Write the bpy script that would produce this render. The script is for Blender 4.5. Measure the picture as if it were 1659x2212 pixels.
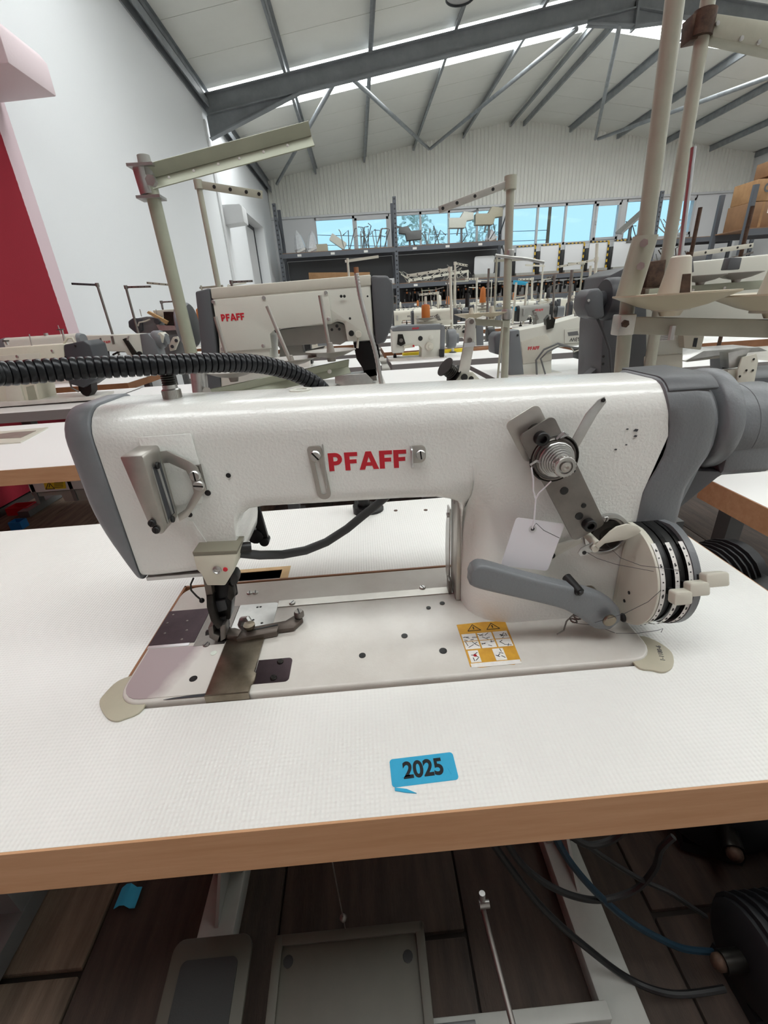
import bpy, bmesh, math, random
from mathutils import Vector, Matrix
random.seed(7)
for o in list(bpy.data.objects): bpy.data.objects.remove(o)
SC = bpy.context.scene
COL = SC.collection
T = 0.78                                   # height of the sewing table tops above the floor
PI = math.pi

# ------------------------------------------------------------------ camera
CAMPOS = Vector((0.234782, -0.284685, T + 0.299861))
RX = Vector((0.99748, -0.0551, -0.0588))   # refined below from pitch / yaw / roll
FPX = 945.9
def cam_axes(p=0.435684, y=-0.027918, r=-0.065283):
    f = Vector((-math.sin(y)*math.cos(p), math.cos(y)*math.cos(p), -math.sin(p)))
    ri = Vector((math.cos(y), math.sin(y), 0)); up = ri.cross(f)
    return ri*math.cos(r)+up*math.sin(r), up*math.cos(r)-ri*math.sin(r), f
RX, UX, FX = cam_axes()
cd = bpy.data.cameras.new('camera'); cam = bpy.data.objects.new('camera', cd); COL.objects.link(cam)
cd.sensor_fit = 'VERTICAL'; cd.sensor_height = 36; cd.sensor_width = 27; cd.lens = FPX/2212*36
cd.clip_start = 0.02; cd.clip_end = 300
cam.matrix_world = Matrix(((RX.x, UX.x, -FX.x, CAMPOS.x), (RX.y, UX.y, -FX.y, CAMPOS.y), (RX.z, UX.z, -FX.z, CAMPOS.z), (0, 0, 0, 1)))
SC.camera = cam
def at(x, y, v, ax=1):
    """the point of the place seen at pixel x, y of the photograph on the plane coordinate[ax] = v (z counted from the floor)"""
    d = RX*((x-829.5)/FPX) - UX*((y-1106)/FPX) + FX
    return CAMPOS + d*((v-CAMPOS[ax])/d[ax])

# ------------------------------------------------------------------ sky, exposure
SC.view_settings.view_transform = 'Standard'; SC.view_settings.look = 'None'
SC.view_settings.gamma = 1; SC.view_settings.use_curve_mapping = False
SC.view_settings.exposure = 0.0
w = bpy.data.worlds.new('sky'); SC.world = w; w.use_nodes = True
nt = w.node_tree; nt.nodes.clear()
wo = nt.nodes.new('ShaderNodeOutputWorld'); bg = nt.nodes.new('ShaderNodeBackground')
tc = nt.nodes.new('ShaderNodeTexCoord'); sp = nt.nodes.new('ShaderNodeSeparateXYZ')
rp = nt.nodes.new('ShaderNodeValToRGB')
nt.links.new(tc.outputs['Generated'], sp.inputs[0]); nt.links.new(sp.outputs['Z'], rp.inputs[0])
rp.color_ramp.elements[0].position = 0.0; rp.color_ramp.elements[0].color = (.46, .82, 1.0, 1)
rp.color_ramp.elements[1].position = 0.7; rp.color_ramp.elements[1].color = (.45, .68, .95, 1)
nt.links.new(rp.outputs[0], bg.inputs[0]); bg.inputs[1].default_value = 1.15
nt.links.new(bg.outputs[0], wo.inputs[0])
SKYLIGHT = 8.7                             # radiance of the translucent roof sheets

# ------------------------------------------------------------------ materials
def lin(c):
    if isinstance(c, str):
        c = [int(c[i:i+2], 16)/255 for i in (1, 3, 5)]
    return tuple(((v/12.92) if v <= .04045 else ((v+.055)/1.055)**2.4) for v in c)
MATS = {}
def mat(name, col, rough=.5, metal=0, bump=0, bscale=200, var=0, vscale=8, col2=None, stretch=(1, 1, 1), spec=.5, coat=0, emit=0):
    m = bpy.data.materials.new(name); m.use_nodes = True; n = m.node_tree; N = n.nodes
    b = N['Principled BSDF']; c = lin(col)
    b.inputs['Base Color'].default_value = (*c, 1); b.inputs['Roughness'].default_value = rough
    b.inputs['Metallic'].default_value = metal; b.inputs['Specular IOR Level'].default_value = spec
    b.inputs['Coat Weight'].default_value = coat
    if emit:
        b.inputs['Emission Color'].default_value = (*c, 1); b.inputs['Emission Strength'].default_value = emit
    if bump or var:
        t = N.new('ShaderNodeTexCoord'); mp = N.new('ShaderNodeMapping'); mp.inputs['Scale'].default_value = stretch
        n.links.new(t.outputs['Object'], mp.inputs[0])
    if var:
        ns = N.new('ShaderNodeTexNoise'); ns.inputs['Scale'].default_value = vscale; ns.inputs['Detail'].default_value = 6
        ns.inputs['Roughness'].default_value = .65
        n.links.new(mp.outputs[0], ns.inputs['Vector'])
        r = N.new('ShaderNodeValToRGB'); r.color_ramp.elements[0].position = .32; r.color_ramp.elements[1].position = .68
        d = lin(col2) if col2 else tuple(v*(1-var) for v in c)
        r.color_ramp.elements[0].color = (*d, 1); r.color_ramp.elements[1].color = (*c, 1)
        n.links.new(ns.outputs['Fac'], r.inputs[0]); n.links.new(r.outputs[0], b.inputs['Base Color'])
    if bump:
        n2 = N.new('ShaderNodeTexNoise'); n2.inputs['Scale'].default_value = bscale; n2.inputs['Detail'].default_value = 2
        n.links.new(mp.outputs[0], n2.inputs['Vector'])
        bp = N.new('ShaderNodeBump'); bp.inputs['Strength'].default_value = bump; bp.inputs['Distance'].default_value = .3/bscale
        n.links.new(n2.outputs['Fac'], bp.inputs['Height']); n.links.new(bp.outputs[0], b.inputs['Normal'])
    MATS[name] = m
    return m
E1 = mat
E1('paint', '#ebece7', .2, bump=.5, bscale=420, var=.05, vscale=9, coat=.25)
E1('paint_smooth', '#d6d6cb', .35, bump=.15, bscale=500, var=.04, vscale=14)
E1('bedpaint', '#d3d0c9', .3, bump=.12, bscale=600, var=.10, vscale=12, col2='#c3beb6')
E1('cream', '#d6d2c0', .42, var=.08, vscale=20)
E1('ivory', '#cfccbe', .4, var=.06, vscale=25)
E1('grey', '#74777a', .42, bump=.35, bscale=420, var=.06, vscale=12)
E1('greycap', '#7f8286', .42, bump=.12, bscale=420, var=.16, vscale=16)
E1('dkgrey', '#55575a', .45, bump=.2, bscale=300)
E1('charcoal', '#3c3e42', .5)
E1('black', '#141414', .45)
E1('blackgloss', '#101011', .2)
E1('rubber', '#3f4042', .55)
E1('steel', '#c8c7c4', .36, .9, var=.25, vscale=30)
E1('steel_dk', '#88837e', .42, .8, var=.25, vscale=40)
E1('steelwarm', '#c3bfb8', .38, .85, var=.22, vscale=22)
E1('bronze', '#948a7b', .34, .9, var=.35, vscale=25, col2='#6c6253')
E1('browned', '#4d4044', .42, .85, var=.3, vscale=22, col2='#3a3034')
E1('steelbrown', '#6d635c', .42, .7, var=.25, vscale=40)
E1('chrome', '#cfcfd0', .28, 1)
E1('darkmetal', '#3b3936', .4, .9, var=.3, vscale=60)
E1('blued', '#1d1c1d', .35, .6)
E1('laminate_far', '#ececea', .42)
E1('wood', '#cda27d', .5, var=.4, vscale=6, col2='#bd9069', stretch=(1.2, 14, 14))
E1('woody', '#c39570', .5, var=.4, vscale=6, col2='#b1835e', stretch=(14, 1.2, 14))
E1('rawwood', '#d9b98a', .6, var=.25, vscale=30)
E1('woodlight', '#c9a878', .55, var=.3, vscale=10, col2='#b08c5c', stretch=(1, 12, 12))
E1('brownedge', '#9a6a48', .55, var=.3, vscale=10)
E1('greyedge', '#8b8786', .55)
E1('red', '#c41e2e', .4)
E1('redflat', '#b51f27', .5)
E1('framepaint', '#9c9c96', .45, var=.12, vscale=14)
E1('frame_dk', '#6b6c6c', .45, var=.1, vscale=14)
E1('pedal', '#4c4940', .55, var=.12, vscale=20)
E1('pad', '#232423', .7, bump=.4, bscale=600)
E1('standgreen', '#a4a794', .42, .15, var=.12, vscale=25)
E1('standcream', '#a9a898', .4, .1, var=.12, vscale=25)
E1('rust', '#5f4a3c', .6, .5, var=.5, vscale=60, col2='#35261e')
E1('dishcream', '#bdb29a', .38, var=.05, vscale=20)
E1('dishgrey', '#9a958d', .38, var=.05)
E1('cone', '#c4bfb1', .45)
E1('conduit', '#202124', .3, .4, var=.3, vscale=40)
E1('tagwhite', '#f4f3f8', .55)
E1('blue', '#35a9d2', .5, var=.1, vscale=60)
E1('ink', '#15181d', .5)
E1('tape', '#2ea6cf', .5)
E1('yellow', '#e2c61c', .5)
E1('lidgrey', '#7b7667', .45)
E1('orange', '#b86a28', .6, bump=.5, bscale=300)
E1('labelyellow', '#cf9d33', .5, var=.5, vscale=90, col2='#b9852a')
E1('labelwhite', '#e4e2dd', .5, var=.12, vscale=200)
E1('beigeplate', '#b7b19c', .5, var=.1, vscale=30)
E1('rackgrey', '#5d6066', .5, .3)
E1('rackboard', '#8c6b52', .7, var=.3, vscale=4)
E1('carton', '#a5805a', .75, var=.2, vscale=5, col2='#8f6b48')
E1('carton_dk', '#8b684a', .75, var=.2, vscale=5)
E1('steelbeam', '#8b8f93', .55, .1, var=.25, vscale=3)
E1('purlin', '#a4a9ad', .42, .5, var=.3, vscale=5)
E1('bounce_pale', '#b9b5ad', .8, var=.15, vscale=2)
E1('roofpanel', '#e9e9e3', .38, var=.04, vscale=2)
E1('plaster', '#e6e7e8', .85, bump=.2, bscale=60, var=.03, vscale=2)
E1('corrugated', '#ebebe4', .45, var=.04, vscale=2)
E1('frame_white', '#d6d7d8', .4)
E1('palepink', '#e0d0d4', .8, bump=.2, bscale=60)
E1('paleplaster', '#d6d7d8', .8, bump=.2, bscale=60)
E1('floorbase', '#2b2622', .9)
E1('plank', '#483b33', .85, var=.55, vscale=3.5, col2='#2c2520', stretch=(9, 1, 9), bump=.3, bscale=60)  # darker board tone carries the shade under the table
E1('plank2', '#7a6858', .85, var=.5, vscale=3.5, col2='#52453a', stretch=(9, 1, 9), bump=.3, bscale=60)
E1('bluebox', '#1f6fae', .5)
E1('cable', '#101011', .5)
E1('cableteal', '#102c3b', .5)
E1('motor_dk', '#1c1d20', .5, .2)
E1('motor_blue', '#17263f', .5)
E1('leaf', '#e3ece0', .8, var=.2, vscale=2)
E1('ground', '#8a8a7c', .9)
E1('plastic_wrap', '#d9dcdf', .25, var=.2, vscale=12)
E1('hazard', '#c9a227', .5)
def sky_sheet():
    m = bpy.data.materials.new('skylight_sheet'); m.use_nodes = True; n = m.node_tree; n.nodes.clear()
    o = n.nodes.new('ShaderNodeOutputMaterial'); e = n.nodes.new('ShaderNodeEmission')
    e.inputs[0].default_value = (.95, .985, .98, 1); e.inputs[1].default_value = SKYLIGHT
    n.links.new(e.outputs[0], o.inputs[0]); MATS['skylight_sheet'] = m
sky_sheet()
def glass():
    m = bpy.data.materials.new('pane_glass'); m.use_nodes = True; n = m.node_tree; n.nodes.clear()
    o = n.nodes.new('ShaderNodeOutputMaterial'); t = n.nodes.new('ShaderNodeBsdfTransparent'); g = n.nodes.new('ShaderNodeBsdfGlossy')
    t.inputs[0].default_value = (.96, .98, .98, 1); g.inputs['Roughness'].default_value = .03
    x = n.nodes.new('ShaderNodeMixShader'); x.inputs[0].default_value = .004
    n.links.new(t.outputs[0], x.inputs[1]); n.links.new(g.outputs[0], x.inputs[2]); n.links.new(x.outputs[0], o.inputs[0])
    MATS['pane_glass'] = m
glass()
def nodes(m):
    return m.node_tree, m.node_tree.nodes, m.node_tree.links, m.node_tree.nodes['Principled BSDF']
def math_node(n, op, a, b=None):
    x = n.nodes.new('ShaderNodeMath'); x.operation = op
    for i, v in enumerate((a, b)):
        if v is None: continue
        if isinstance(v, (int, float)): x.inputs[i].default_value = v
        else: n.links.new(v, x.inputs[i])
    return x.outputs[0]
def laminate():
    m = mat('laminate', '#eaeae6', .4); n, N, L, b = nodes(m)
    t = N.new('ShaderNodeTexCoord'); s = N.new('ShaderNodeSeparateXYZ'); L.new(t.outputs['Object'], s.inputs[0])
    k = 2*PI/.0033
    sx = math_node(n, 'SINE', math_node(n, 'MULTIPLY', s.outputs['X'], k))
    sy = math_node(n, 'SINE', math_node(n, 'MULTIPLY', s.outputs['Y'], k))
    h = math_node(n, 'ADD', sx, sy)
    bp = N.new('ShaderNodeBump'); bp.inputs['Strength'].default_value = .22; bp.inputs['Distance'].default_value = .0006
    L.new(h, bp.inputs['Height']); L.new(bp.outputs[0], b.inputs['Normal'])
    ns = N.new('ShaderNodeTexNoise'); ns.inputs['Scale'].default_value = 9; ns.inputs['Detail'].default_value = 5; L.new(t.outputs['Object'], ns.inputs['Vector'])
    r = N.new('ShaderNodeValToRGB'); r.color_ramp.elements[0].color = (*lin('#e3e3de'), 1); r.color_ramp.elements[1].color = (*lin('#eeeeea'), 1)
    L.new(ns.outputs['Fac'], r.inputs[0]); L.new(r.outputs[0], b.inputs['Base Color'])
laminate()
def wall_paint():
    """white plaster; a dark red field with a pale pink border was painted on its near part (split by the wall's own Y)"""
    m = mat('wall_paint', '#d3d4d4', .85); n, N, L, b = nodes(m)
    t = N.new('ShaderNodeTexCoord'); s = N.new('ShaderNodeSeparateXYZ'); L.new(t.outputs['Object'], s.inputs[0])
    ns = N.new('ShaderNodeTexNoise'); ns.inputs['Scale'].default_value = 30; L.new(t.outputs['Object'], ns.inputs['Vector'])
    y = math_node(n, 'ADD', s.outputs['Y'], math_node(n, 'MULTIPLY', ns.outputs['Fac'], .012))
    a = math_node(n, 'LESS_THAN', y, 4.00); c = math_node(n, 'LESS_THAN', y, 4.17)
    m1 = N.new('ShaderNodeMix'); m1.data_type = 'RGBA'; m2 = N.new('ShaderNodeMix'); m2.data_type = 'RGBA'
    m1.inputs[6].default_value = (*lin('#e6e8ea'), 1); m1.inputs[7].default_value = (*lin('#d8c3c9'), 1)
    m2.inputs[7].default_value = (*lin('#8e1026'), 1)
    L.new(c, m1.inputs[0]); L.new(m1.outputs[2], m2.inputs[6]); L.new(a, m2.inputs[0]); L.new(m2.outputs[2], b.inputs['Base Color'])
    n2 = N.new('ShaderNodeTexNoise'); n2.inputs['Scale'].default_value = 70; L.new(t.outputs['Object'], n2.inputs['Vector'])
    bp = N.new('ShaderNodeBump'); bp.inputs['Strength'].default_value = .2; bp.inputs['Distance'].default_value = .005
    L.new(n2.outputs['Fac'], bp.inputs['Height']); L.new(bp.outputs[0], b.inputs['Normal'])
wall_paint()
def stained():
    """white enamel bed plate worn to a mauve-brown stain in its left half"""
    m = mat('stained', '#dcdad5', .35); n, N, L, b = nodes(m)
    t = N.new('ShaderNodeTexCoord'); s = N.new('ShaderNodeSeparateXYZ'); L.new(t.outputs['Object'], s.inputs[0])
    ns = N.new('ShaderNodeTexNoise'); ns.inputs['Scale'].default_value = 55; ns.inputs['Detail'].default_value = 4; L.new(t.outputs['Object'], ns.inputs['Vector'])
    v = math_node(n, 'ADD', s.outputs['X'], math_node(n, 'MULTIPLY', ns.outputs['Fac'], .016))
    v = math_node(n, 'SUBTRACT', v, math_node(n, 'MULTIPLY', s.outputs['Y'], .30))
    r = N.new('ShaderNodeValToRGB'); e = r.color_ramp.elements
    mv = math_node(n, 'MULTIPLY', v, 20.0)
    e[0].position = .68; e[0].color = (*lin('#a39394'), 1); e[1].position = .98; e[1].color = (*lin('#d3cfc8'), 1)
    L.new(mv, r.inputs[0]); L.new(r.outputs[0], b.inputs['Base Color'])
stained()

# ------------------------------------------------------------------ geometry helpers
def V(*a): return Vector(a)
class G:
    def __init__(s): s.v = []; s.f = []
    def add(s, vs, fs):
        k = len(s.v); s.v += [tuple(p) for p in vs]; s.f += [tuple(i+k for i in f) for f in fs]; return s
    def box(s, x0, x1, y0, y1, z0, z1):
        return s.add([(x0, y0, z0), (x1, y0, z0), (x1, y1, z0), (x0, y1, z0), (x0, y0, z1), (x1, y0, z1), (x1, y1, z1), (x0, y1, z1)],
                     [(0, 3, 2, 1), (4, 5, 6, 7), (0, 1, 5, 4), (1, 2, 6, 5), (2, 3, 7, 6), (3, 0, 4, 7)])
    def beam(s, p0, p1, wd, ht, up=(0, 0, 1)):
        """box from p0 to p1, wd across, ht along up"""
        p0, p1 = Vector(p0), Vector(p1); d = (p1-p0).normalized(); sd = d.cross(Vector(up))
        if sd.length < 1e-6: sd = d.cross(Vector((0, 1, 0)))
        sd.normalize(); u = sd.cross(d); a = sd*wd/2; b = u*ht/2
        return s.add([p0-a-b, p0+a-b, p1+a-b, p1-a-b, p0-a+b, p0+a+b, p1+a+b, p1-a+b],
                     [(0, 3, 2, 1), (4, 5, 6, 7), (0, 1, 5, 4), (1, 2, 6, 5), (2, 3, 7, 6), (3, 0, 4, 7)])
    def cyl(s, p0, p1, r0, r1=None, n=14, caps=True):
        r1 = r0 if r1 is None else r1
        p0, p1 = Vector(p0), Vector(p1); d = (p1-p0).normalized(); a = d.orthogonal().normalized(); b = d.cross(a)
        vs = [p+(a*math.cos(2*PI*i/n)+b*math.sin(2*PI*i/n))*r for p, r in ((p0, r0), (p1, r1)) for i in range(n)]
        fs = [(i, (i+1) % n, n+(i+1) % n, n+i) for i in range(n)]
        if caps: fs += [tuple(range(n-1, -1, -1)), tuple(range(n, 2*n))]
        return s.add(vs, fs)
    def lathe(s, org, axis, prof, n=20, closed=False):
        o = Vector(org); d = Vector(axis).normalized(); a = d.orthogonal().normalized(); b = d.cross(a); vs = []; fs = []
        for r, h in prof:
            for i in range(n): vs.append(o+d*h+(a*math.cos(2*PI*i/n)+b*math.sin(2*PI*i/n))*max(r, 1e-5))
        m = len(prof)
        for j in range(m-1):
            for i in range(n): fs.append((j*n+i, j*n+(i+1) % n, (j+1)*n+(i+1) % n, (j+1)*n+i))
        if closed: fs += [tuple(range(n-1, -1, -1)), tuple(range((m-1)*n, m*n))]
        return s.add(vs, fs)
    def tube(s, pts, r, n=8, caps=True):
        pts = [Vector(p) for p in pts]; m = len(pts); rr = r if isinstance(r, (list, tuple)) else [r]*m
        vs = []; fs = []; a = None
        for i, p in enumerate(pts):
            d = (pts[min(i+1, m-1)]-pts[max(i-1, 0)]).normalized()
            a = d.orthogonal().normalized() if a is None else (a-d*a.dot(d)).normalized()
            b = d.cross(a)
            vs += [p+(a*math.cos(2*PI*k/n)+b*math.sin(2*PI*k/n))*rr[i] for k in range(n)]
        for j in range(m-1):
            for i in range(n): fs.append((j*n+i, j*n+(i+1) % n, (j+1)*n+(i+1) % n, (j+1)*n+i))
        if caps: fs += [tuple(range(n-1, -1, -1)), tuple(range((m-1)*n, m*n))]
        return s.add(vs, fs)
    def prism(s, poly, org, u, v, t):
        """polygon in the plane org + u*a + v*b, thickened by t along u x v (both ways of sign)"""
        o, u, v = Vector(org), Vector(u), Vector(v); w_ = u.cross(v).normalized()*t; n = len(poly)
        A = sum(poly[i][0]*poly[(i+1) % n][1]-poly[(i+1) % n][0]*poly[i][1] for i in range(n))
        if (A < 0) != (t < 0): poly = poly[::-1]
        vs = [o+u*a+v*b for a, b in poly]; vs += [p+w_ for p in vs]
        return s.add(vs, [tuple(range(n-1, -1, -1)), tuple(range(n, 2*n))]+[(i, (i+1) % n, n+(i+1) % n, n+i) for i in range(n)])
    def ball(s, c, r, n=10, sc=(1, 1, 1)):
        c = Vector(c); vs = []; fs = []; m = n//2+1
        for j in range(m+1):
            th = PI*j/m
            for i in range(n):
                ph = 2*PI*i/n; q = max(math.sin(th), 1e-4)
                vs.append(c+Vector((math.cos(ph)*q*sc[0], math.sin(ph)*q*sc[1], math.cos(th)*sc[2]))*r)
        for j in range(m):
            for i in range(n): fs.append((j*n+i, (j+1)*n+i, (j+1)*n+(i+1) % n, j*n+(i+1) % n))
        return s.add(vs, fs)
    def loft(s, rings, caps=True):
        n = len(rings[0]); vs = [p for r in rings for p in r]; fs = []
        for j in range(len(rings)-1):
            for i in range(n): fs.append((j*n+i, j*n+(i+1) % n, (j+1)*n+(i+1) % n, (j+1)*n+i))
        if caps: fs += [tuple(range(n-1, -1, -1)), tuple(range((len(rings)-1)*n, len(rings)*n))]
        return s.add(vs, fs)
    def xf(s, M):
        s.v = [tuple(M @ Vector(p)) for p in s.v]; return s
def rrect(x0, x1, y0, y1, r, n=5):
    """rounded rectangle; r one radius or four (x0y0, x1y0, x1y1, x0y1)"""
    r = [r]*4 if isinstance(r, (int, float)) else r; o = []
    for (cx, cy, a0), q in zip(((x0, y0, PI), (x1, y0, 1.5*PI), (x1, y1, 0), (x0, y1, .5*PI)), r):
        sx = 1 if cx == x0 else -1; sy = 1 if cy == y0 else -1
        if q <= 0: o.append((cx, cy)); continue
        for k in range(n+1):
            a = a0+.5*PI*k/n; o.append((cx+sx*q+q*math.cos(a), cy+sy*q+q*math.sin(a)))
    return o
def mesh(name, g, m=None, bevel=0, smooth=40, seg=2):
    me = bpy.data.meshes.new(name); me.from_pydata(g.v, [], g.f)
    b = bmesh.new(); b.from_mesh(me)
    bmesh.ops.recalc_face_normals(b, faces=b.faces)
    if bevel:
        es = [e for e in b.edges if len(e.link_faces) == 2 and e.calc_face_angle(0) > .6]
        bmesh.ops.bevel(b, geom=es, offset=bevel, segments=seg, affect='EDGES', profile=.5, clamp_overlap=True)
    b.to_mesh(me); b.free()
    if smooth:
        me.polygons.foreach_set('use_smooth', [True]*len(me.polygons)); me.set_sharp_from_angle(angle=math.radians(smooth))
    if m: me.materials.append(MATS[m])
    return me
def tag(o, label=None, cat=None, group=None, kind=None):
    for k, v in (('label', label), ('category', cat), ('group', group), ('kind', kind)):
        if v: o[k] = v
    return o
def obj(name, g, m, parent=None, loc=None, bevel=0, smooth=40, label=None, cat=None, group=None, kind=None, seg=2):
    o = bpy.data.objects.new(name, mesh(name, g, m, bevel, smooth, seg)); COL.objects.link(o)
    if parent: o.parent = parent
    if loc is not None: o.location = loc
    return tag(o, label, cat, group, kind)
def link(name, me, parent=None, loc=(0, 0, 0), rz=0, **kw):
    o = bpy.data.objects.new(name, me); COL.objects.link(o); o.parent = parent; o.location = loc; o.rotation_euler.z = rz
    return tag(o, **kw)
def thing(name, label, cat, loc=(0, 0, 0), rz=0, group=None):
    o = bpy.data.objects.new(name, None); COL.objects.link(o); o.location = loc; o.rotation_euler.z = rz
    o.empty_display_size = .05
    return tag(o, label, cat, group)
def dup(root, loc, rz, label, group=None, scale=1):
    r = root.copy(); COL.objects.link(r); r.location = loc; r.rotation_euler = (0, 0, rz); r['label'] = label
    if scale != 1: r.scale = (scale,)*3
    if group: r['group'] = group
    for ch in list(root.children):
        c = ch.copy(); COL.objects.link(c); c.parent = r
        for q in list(ch.children):
            d = q.copy(); COL.objects.link(d); d.parent = c
    return r
def cbody(g, st, n=5, off=None):
    """casting swept along x: stations (x, yf, yb, zb, zt, rtop, rbot[, yfb]); yfb = front y of the low part"""
    rings = []
    for q in st:
        x, yf, yb, zb, zt, rt, rb = q[:7]; yfb = q[7] if len(q) > 7 else yf
        rt = min(rt, (zt-zb)*.49, (yb-yf)*.49); rb = min(rb, (zt-zb)*.49, (yb-yf)*.49)
        R = rrect(yf, yb, zb, zt, [rb, rb, rt, rt], n)
        # extra points on the front face so the low part can recede
        zs = [zb+rb+(zt-rt-zb-rb)*k/7 for k in range(7, -1, -1)][1:-1]
        R = R+[(yf, z) for z in zs]
        ring = []
        for (y, z) in R:
            if yfb != yf and y < (yf+yb)/2:
                k = min(1, max(0, (.165-z)/.06)); k = k*k*(3-2*k); y = y+(yfb-yf)*k
            ring.append((x+(off(z) if off and q is not st[0] or (off and len(q) > 8) else 0), y, z))
        rings.append(ring)
    return g.loft(rings)
def letters(g, word, org, u, v, w_adv=1.0, t=.0004):
    """PFAFF-style heavy grotesque capitals built of polygons, unit height = |v|"""
    x = 0
    def pz(poly): g.prism([(a*w_adv+x, b) for a, b in poly], org, u, v, t)
    for ch in word:
        if ch == 'P':
            pz([(0, 0), (.26, 0), (.26, 1), (0, 1)])
            arc = [(.36+.34*math.cos(a), .66+.34*math.sin(a)) for a in [(-PI/2+PI*k/8) for k in range(9)]]
            inn = [(.36+.12*math.cos(a), .66+.12*math.sin(a)) for a in [(-PI/2+PI*k/8) for k in range(9)]]
            for k in range(8): pz([arc[k], arc[k+1], inn[k+1], inn[k]])
            pz([(.26, .78), (.36, .78), (.36, 1), (.26, 1)]); pz([(.26, .32), (.36, .32), (.36, .54), (.26, .54)]); x += .82*w_adv
        elif ch == 'F':
            pz([(0, 0), (.26, 0), (.26, 1), (0, 1)]); pz([(.26, .78), (.66, .78), (.66, 1), (.26, 1)]); pz([(.26, .38), (.60, .38), (.60, .60), (.26, .60)]); x += .72*w_adv
        elif ch == 'A':
            pz([(0, 0), (.28, 0), (.5, .70), (.5, 1), (.36, 1)]); pz([(1, 0), (.64, 1), (.5, 1), (.5, .70), (.72, 0)]); pz([(.34, .2), (.66, .2), (.60, .40), (.40, .40)]); x += 1.04*w_adv
    return x
def text_mesh(name, txt, size, m, bold=0.0):
    c = bpy.data.curves.new(name, 'FONT'); c.body = txt; c.size = size; c.extrude = .0002; c.offset = bold; c.align_x = 'CENTER'; c.align_y = 'CENTER'
    o = bpy.data.objects.new(name, c); COL.objects.link(o)
    dg = bpy.context.evaluated_depsgraph_get(); me = bpy.data.meshes.new_from_object(o.evaluated_get(dg))
    bpy.data.objects.remove(o); me.materials.clear(); me.materials.append(MATS[m]); me.name = name
    return me
def screw(parent, p, axis, r, m='steel', slot=True, name='screw', h=None, ang=.6):
    """slotted cheese-head screw"""
    d = Vector(axis).normalized(); h = h or r*.5; g = G()
    g.lathe(p, d, [(r, -h*.3), (r, h*.55), (r*.8, h), (0, h)], 14)
    o = obj(name, g, m, parent)
    if slot:
        a = d.orthogonal().normalized(); b = d.cross(a); q = a*math.cos(ang)+b*math.sin(ang); s2 = G()
        s2.beam(Vector(p)+d*h*1.0-q*r*.85, Vector(p)+d*h*1.0+q*r*.85, r*.28, h*.1, up=d)
        obj('slot', s2, 'blued', o)
    return o
def hole(parent, p, axis, r, name='hole', m='black'):
    g = G(); d = Vector(axis).normalized(); g.lathe(p, d, [(r*1.15, -.0005), (r*1.15, .0003), (r, .0004), (0, .00035)], 12); return obj(name, g, m, parent)
def catmull(P, n):
    o = []
    for i in range(len(P)-1):
        a, b_, c, d = P[max(i-1, 0)], P[i], P[i+1], P[min(i+2, len(P)-1)]
        for k in range(n):
            t = k/n; o.append(.5*((2*b_)+(c-a)*t+(2*a-5*b_+4*c-d)*t*t+(3*b_-a-3*c+d)*t**3))
    return o+[P[-1]]
CM = catmull

# ================================================================== THE HALL
XW, XE, YF, YB, RIDGE = -2.3, 13.4, 16.65, -7.0, 5.55
SL = .147
def roofz(x): return T+4.10+SL*(min(x, 2*RIDGE-x)+2.3)
STRIPS = [(10.42, 11.86), (4.02, 5.13), (-1.62, -.51)]  # nearer strips are unseen, added for light; last one sited for the machine front
# floor with worn planks
g = G().box(XW-.3, XE+.3, YB-.3, YF+.3, -.3, -.012)
floor = obj('floor', g, 'floorbase', kind='structure', label='worn wooden plank floor of the hall')
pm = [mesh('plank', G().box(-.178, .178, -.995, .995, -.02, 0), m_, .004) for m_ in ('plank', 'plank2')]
k = 0
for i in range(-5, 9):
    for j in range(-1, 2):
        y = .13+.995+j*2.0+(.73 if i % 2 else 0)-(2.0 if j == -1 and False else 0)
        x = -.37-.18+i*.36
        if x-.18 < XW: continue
        o = link('plank', pm[1 if i == 0 or x < -.9 else (1 if (i*7+j*3) % 5 == 0 and x > 1 else 0)], floor, (x, y, random.uniform(-.002, .001))); k += 1  # shade-toned boards under the table, paler copy towards the left
g = G()
for (x0, x1, y0, y1) in ((XW, XE, YB, -.875), (XW, XE, 4.0, YF), (2.6, XE, -.875, 4.0)): g.box(x0, x1, y0, y1, -.011, -.001)
obj('bounce_floor', g, 'bounce_pale', floor, label='unseen rest of the floor, made pale to bounce light')  # unseen floor area, kept pale to bounce light up to the roof
# left wall with the doorway near its far end
g = G(); DY0, DY1, DZ = 12.35, 14.9, T+2.62
g.box(XW-.35, XW, YB, DY0, 0, T+4.1); g.box(XW-.35, XW, DY1, YF, 0, T+4.1); g.box(XW-.35, XW, DY0, DY1, DZ, T+4.1)
wl = obj('wall_left', g, 'wall_paint', kind='structure', label='white plastered side wall with a dark red painted field')
g = G(); g.box(XW-.33, XW-.27, DY0, DY0+.08, 0, DZ).box(XW-.33, XW-.27, DY1-.08, DY1, 0, DZ).box(XW-.33, XW-.27, DY0, DY1, DZ-.08, DZ).box(XW-.33, XW-.27, 13.6, 13.68, 0, DZ)
door = obj('door_1', g, 'charcoal', kind='structure', label='dark framed pale door in the deep wall opening')
obj('door_leaf', G().box(XW-.32, XW-.29, DY0+.08, DY1-.08, 0.02, DZ-.08), 'paleplaster', door)
obj('door_handle', G().tube([(XW-.27, 13.55, 1.0), (XW-.22, 13.55, 1.0), (XW-.22, 13.42, 1.0)], .012), 'steel', door)
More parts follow.
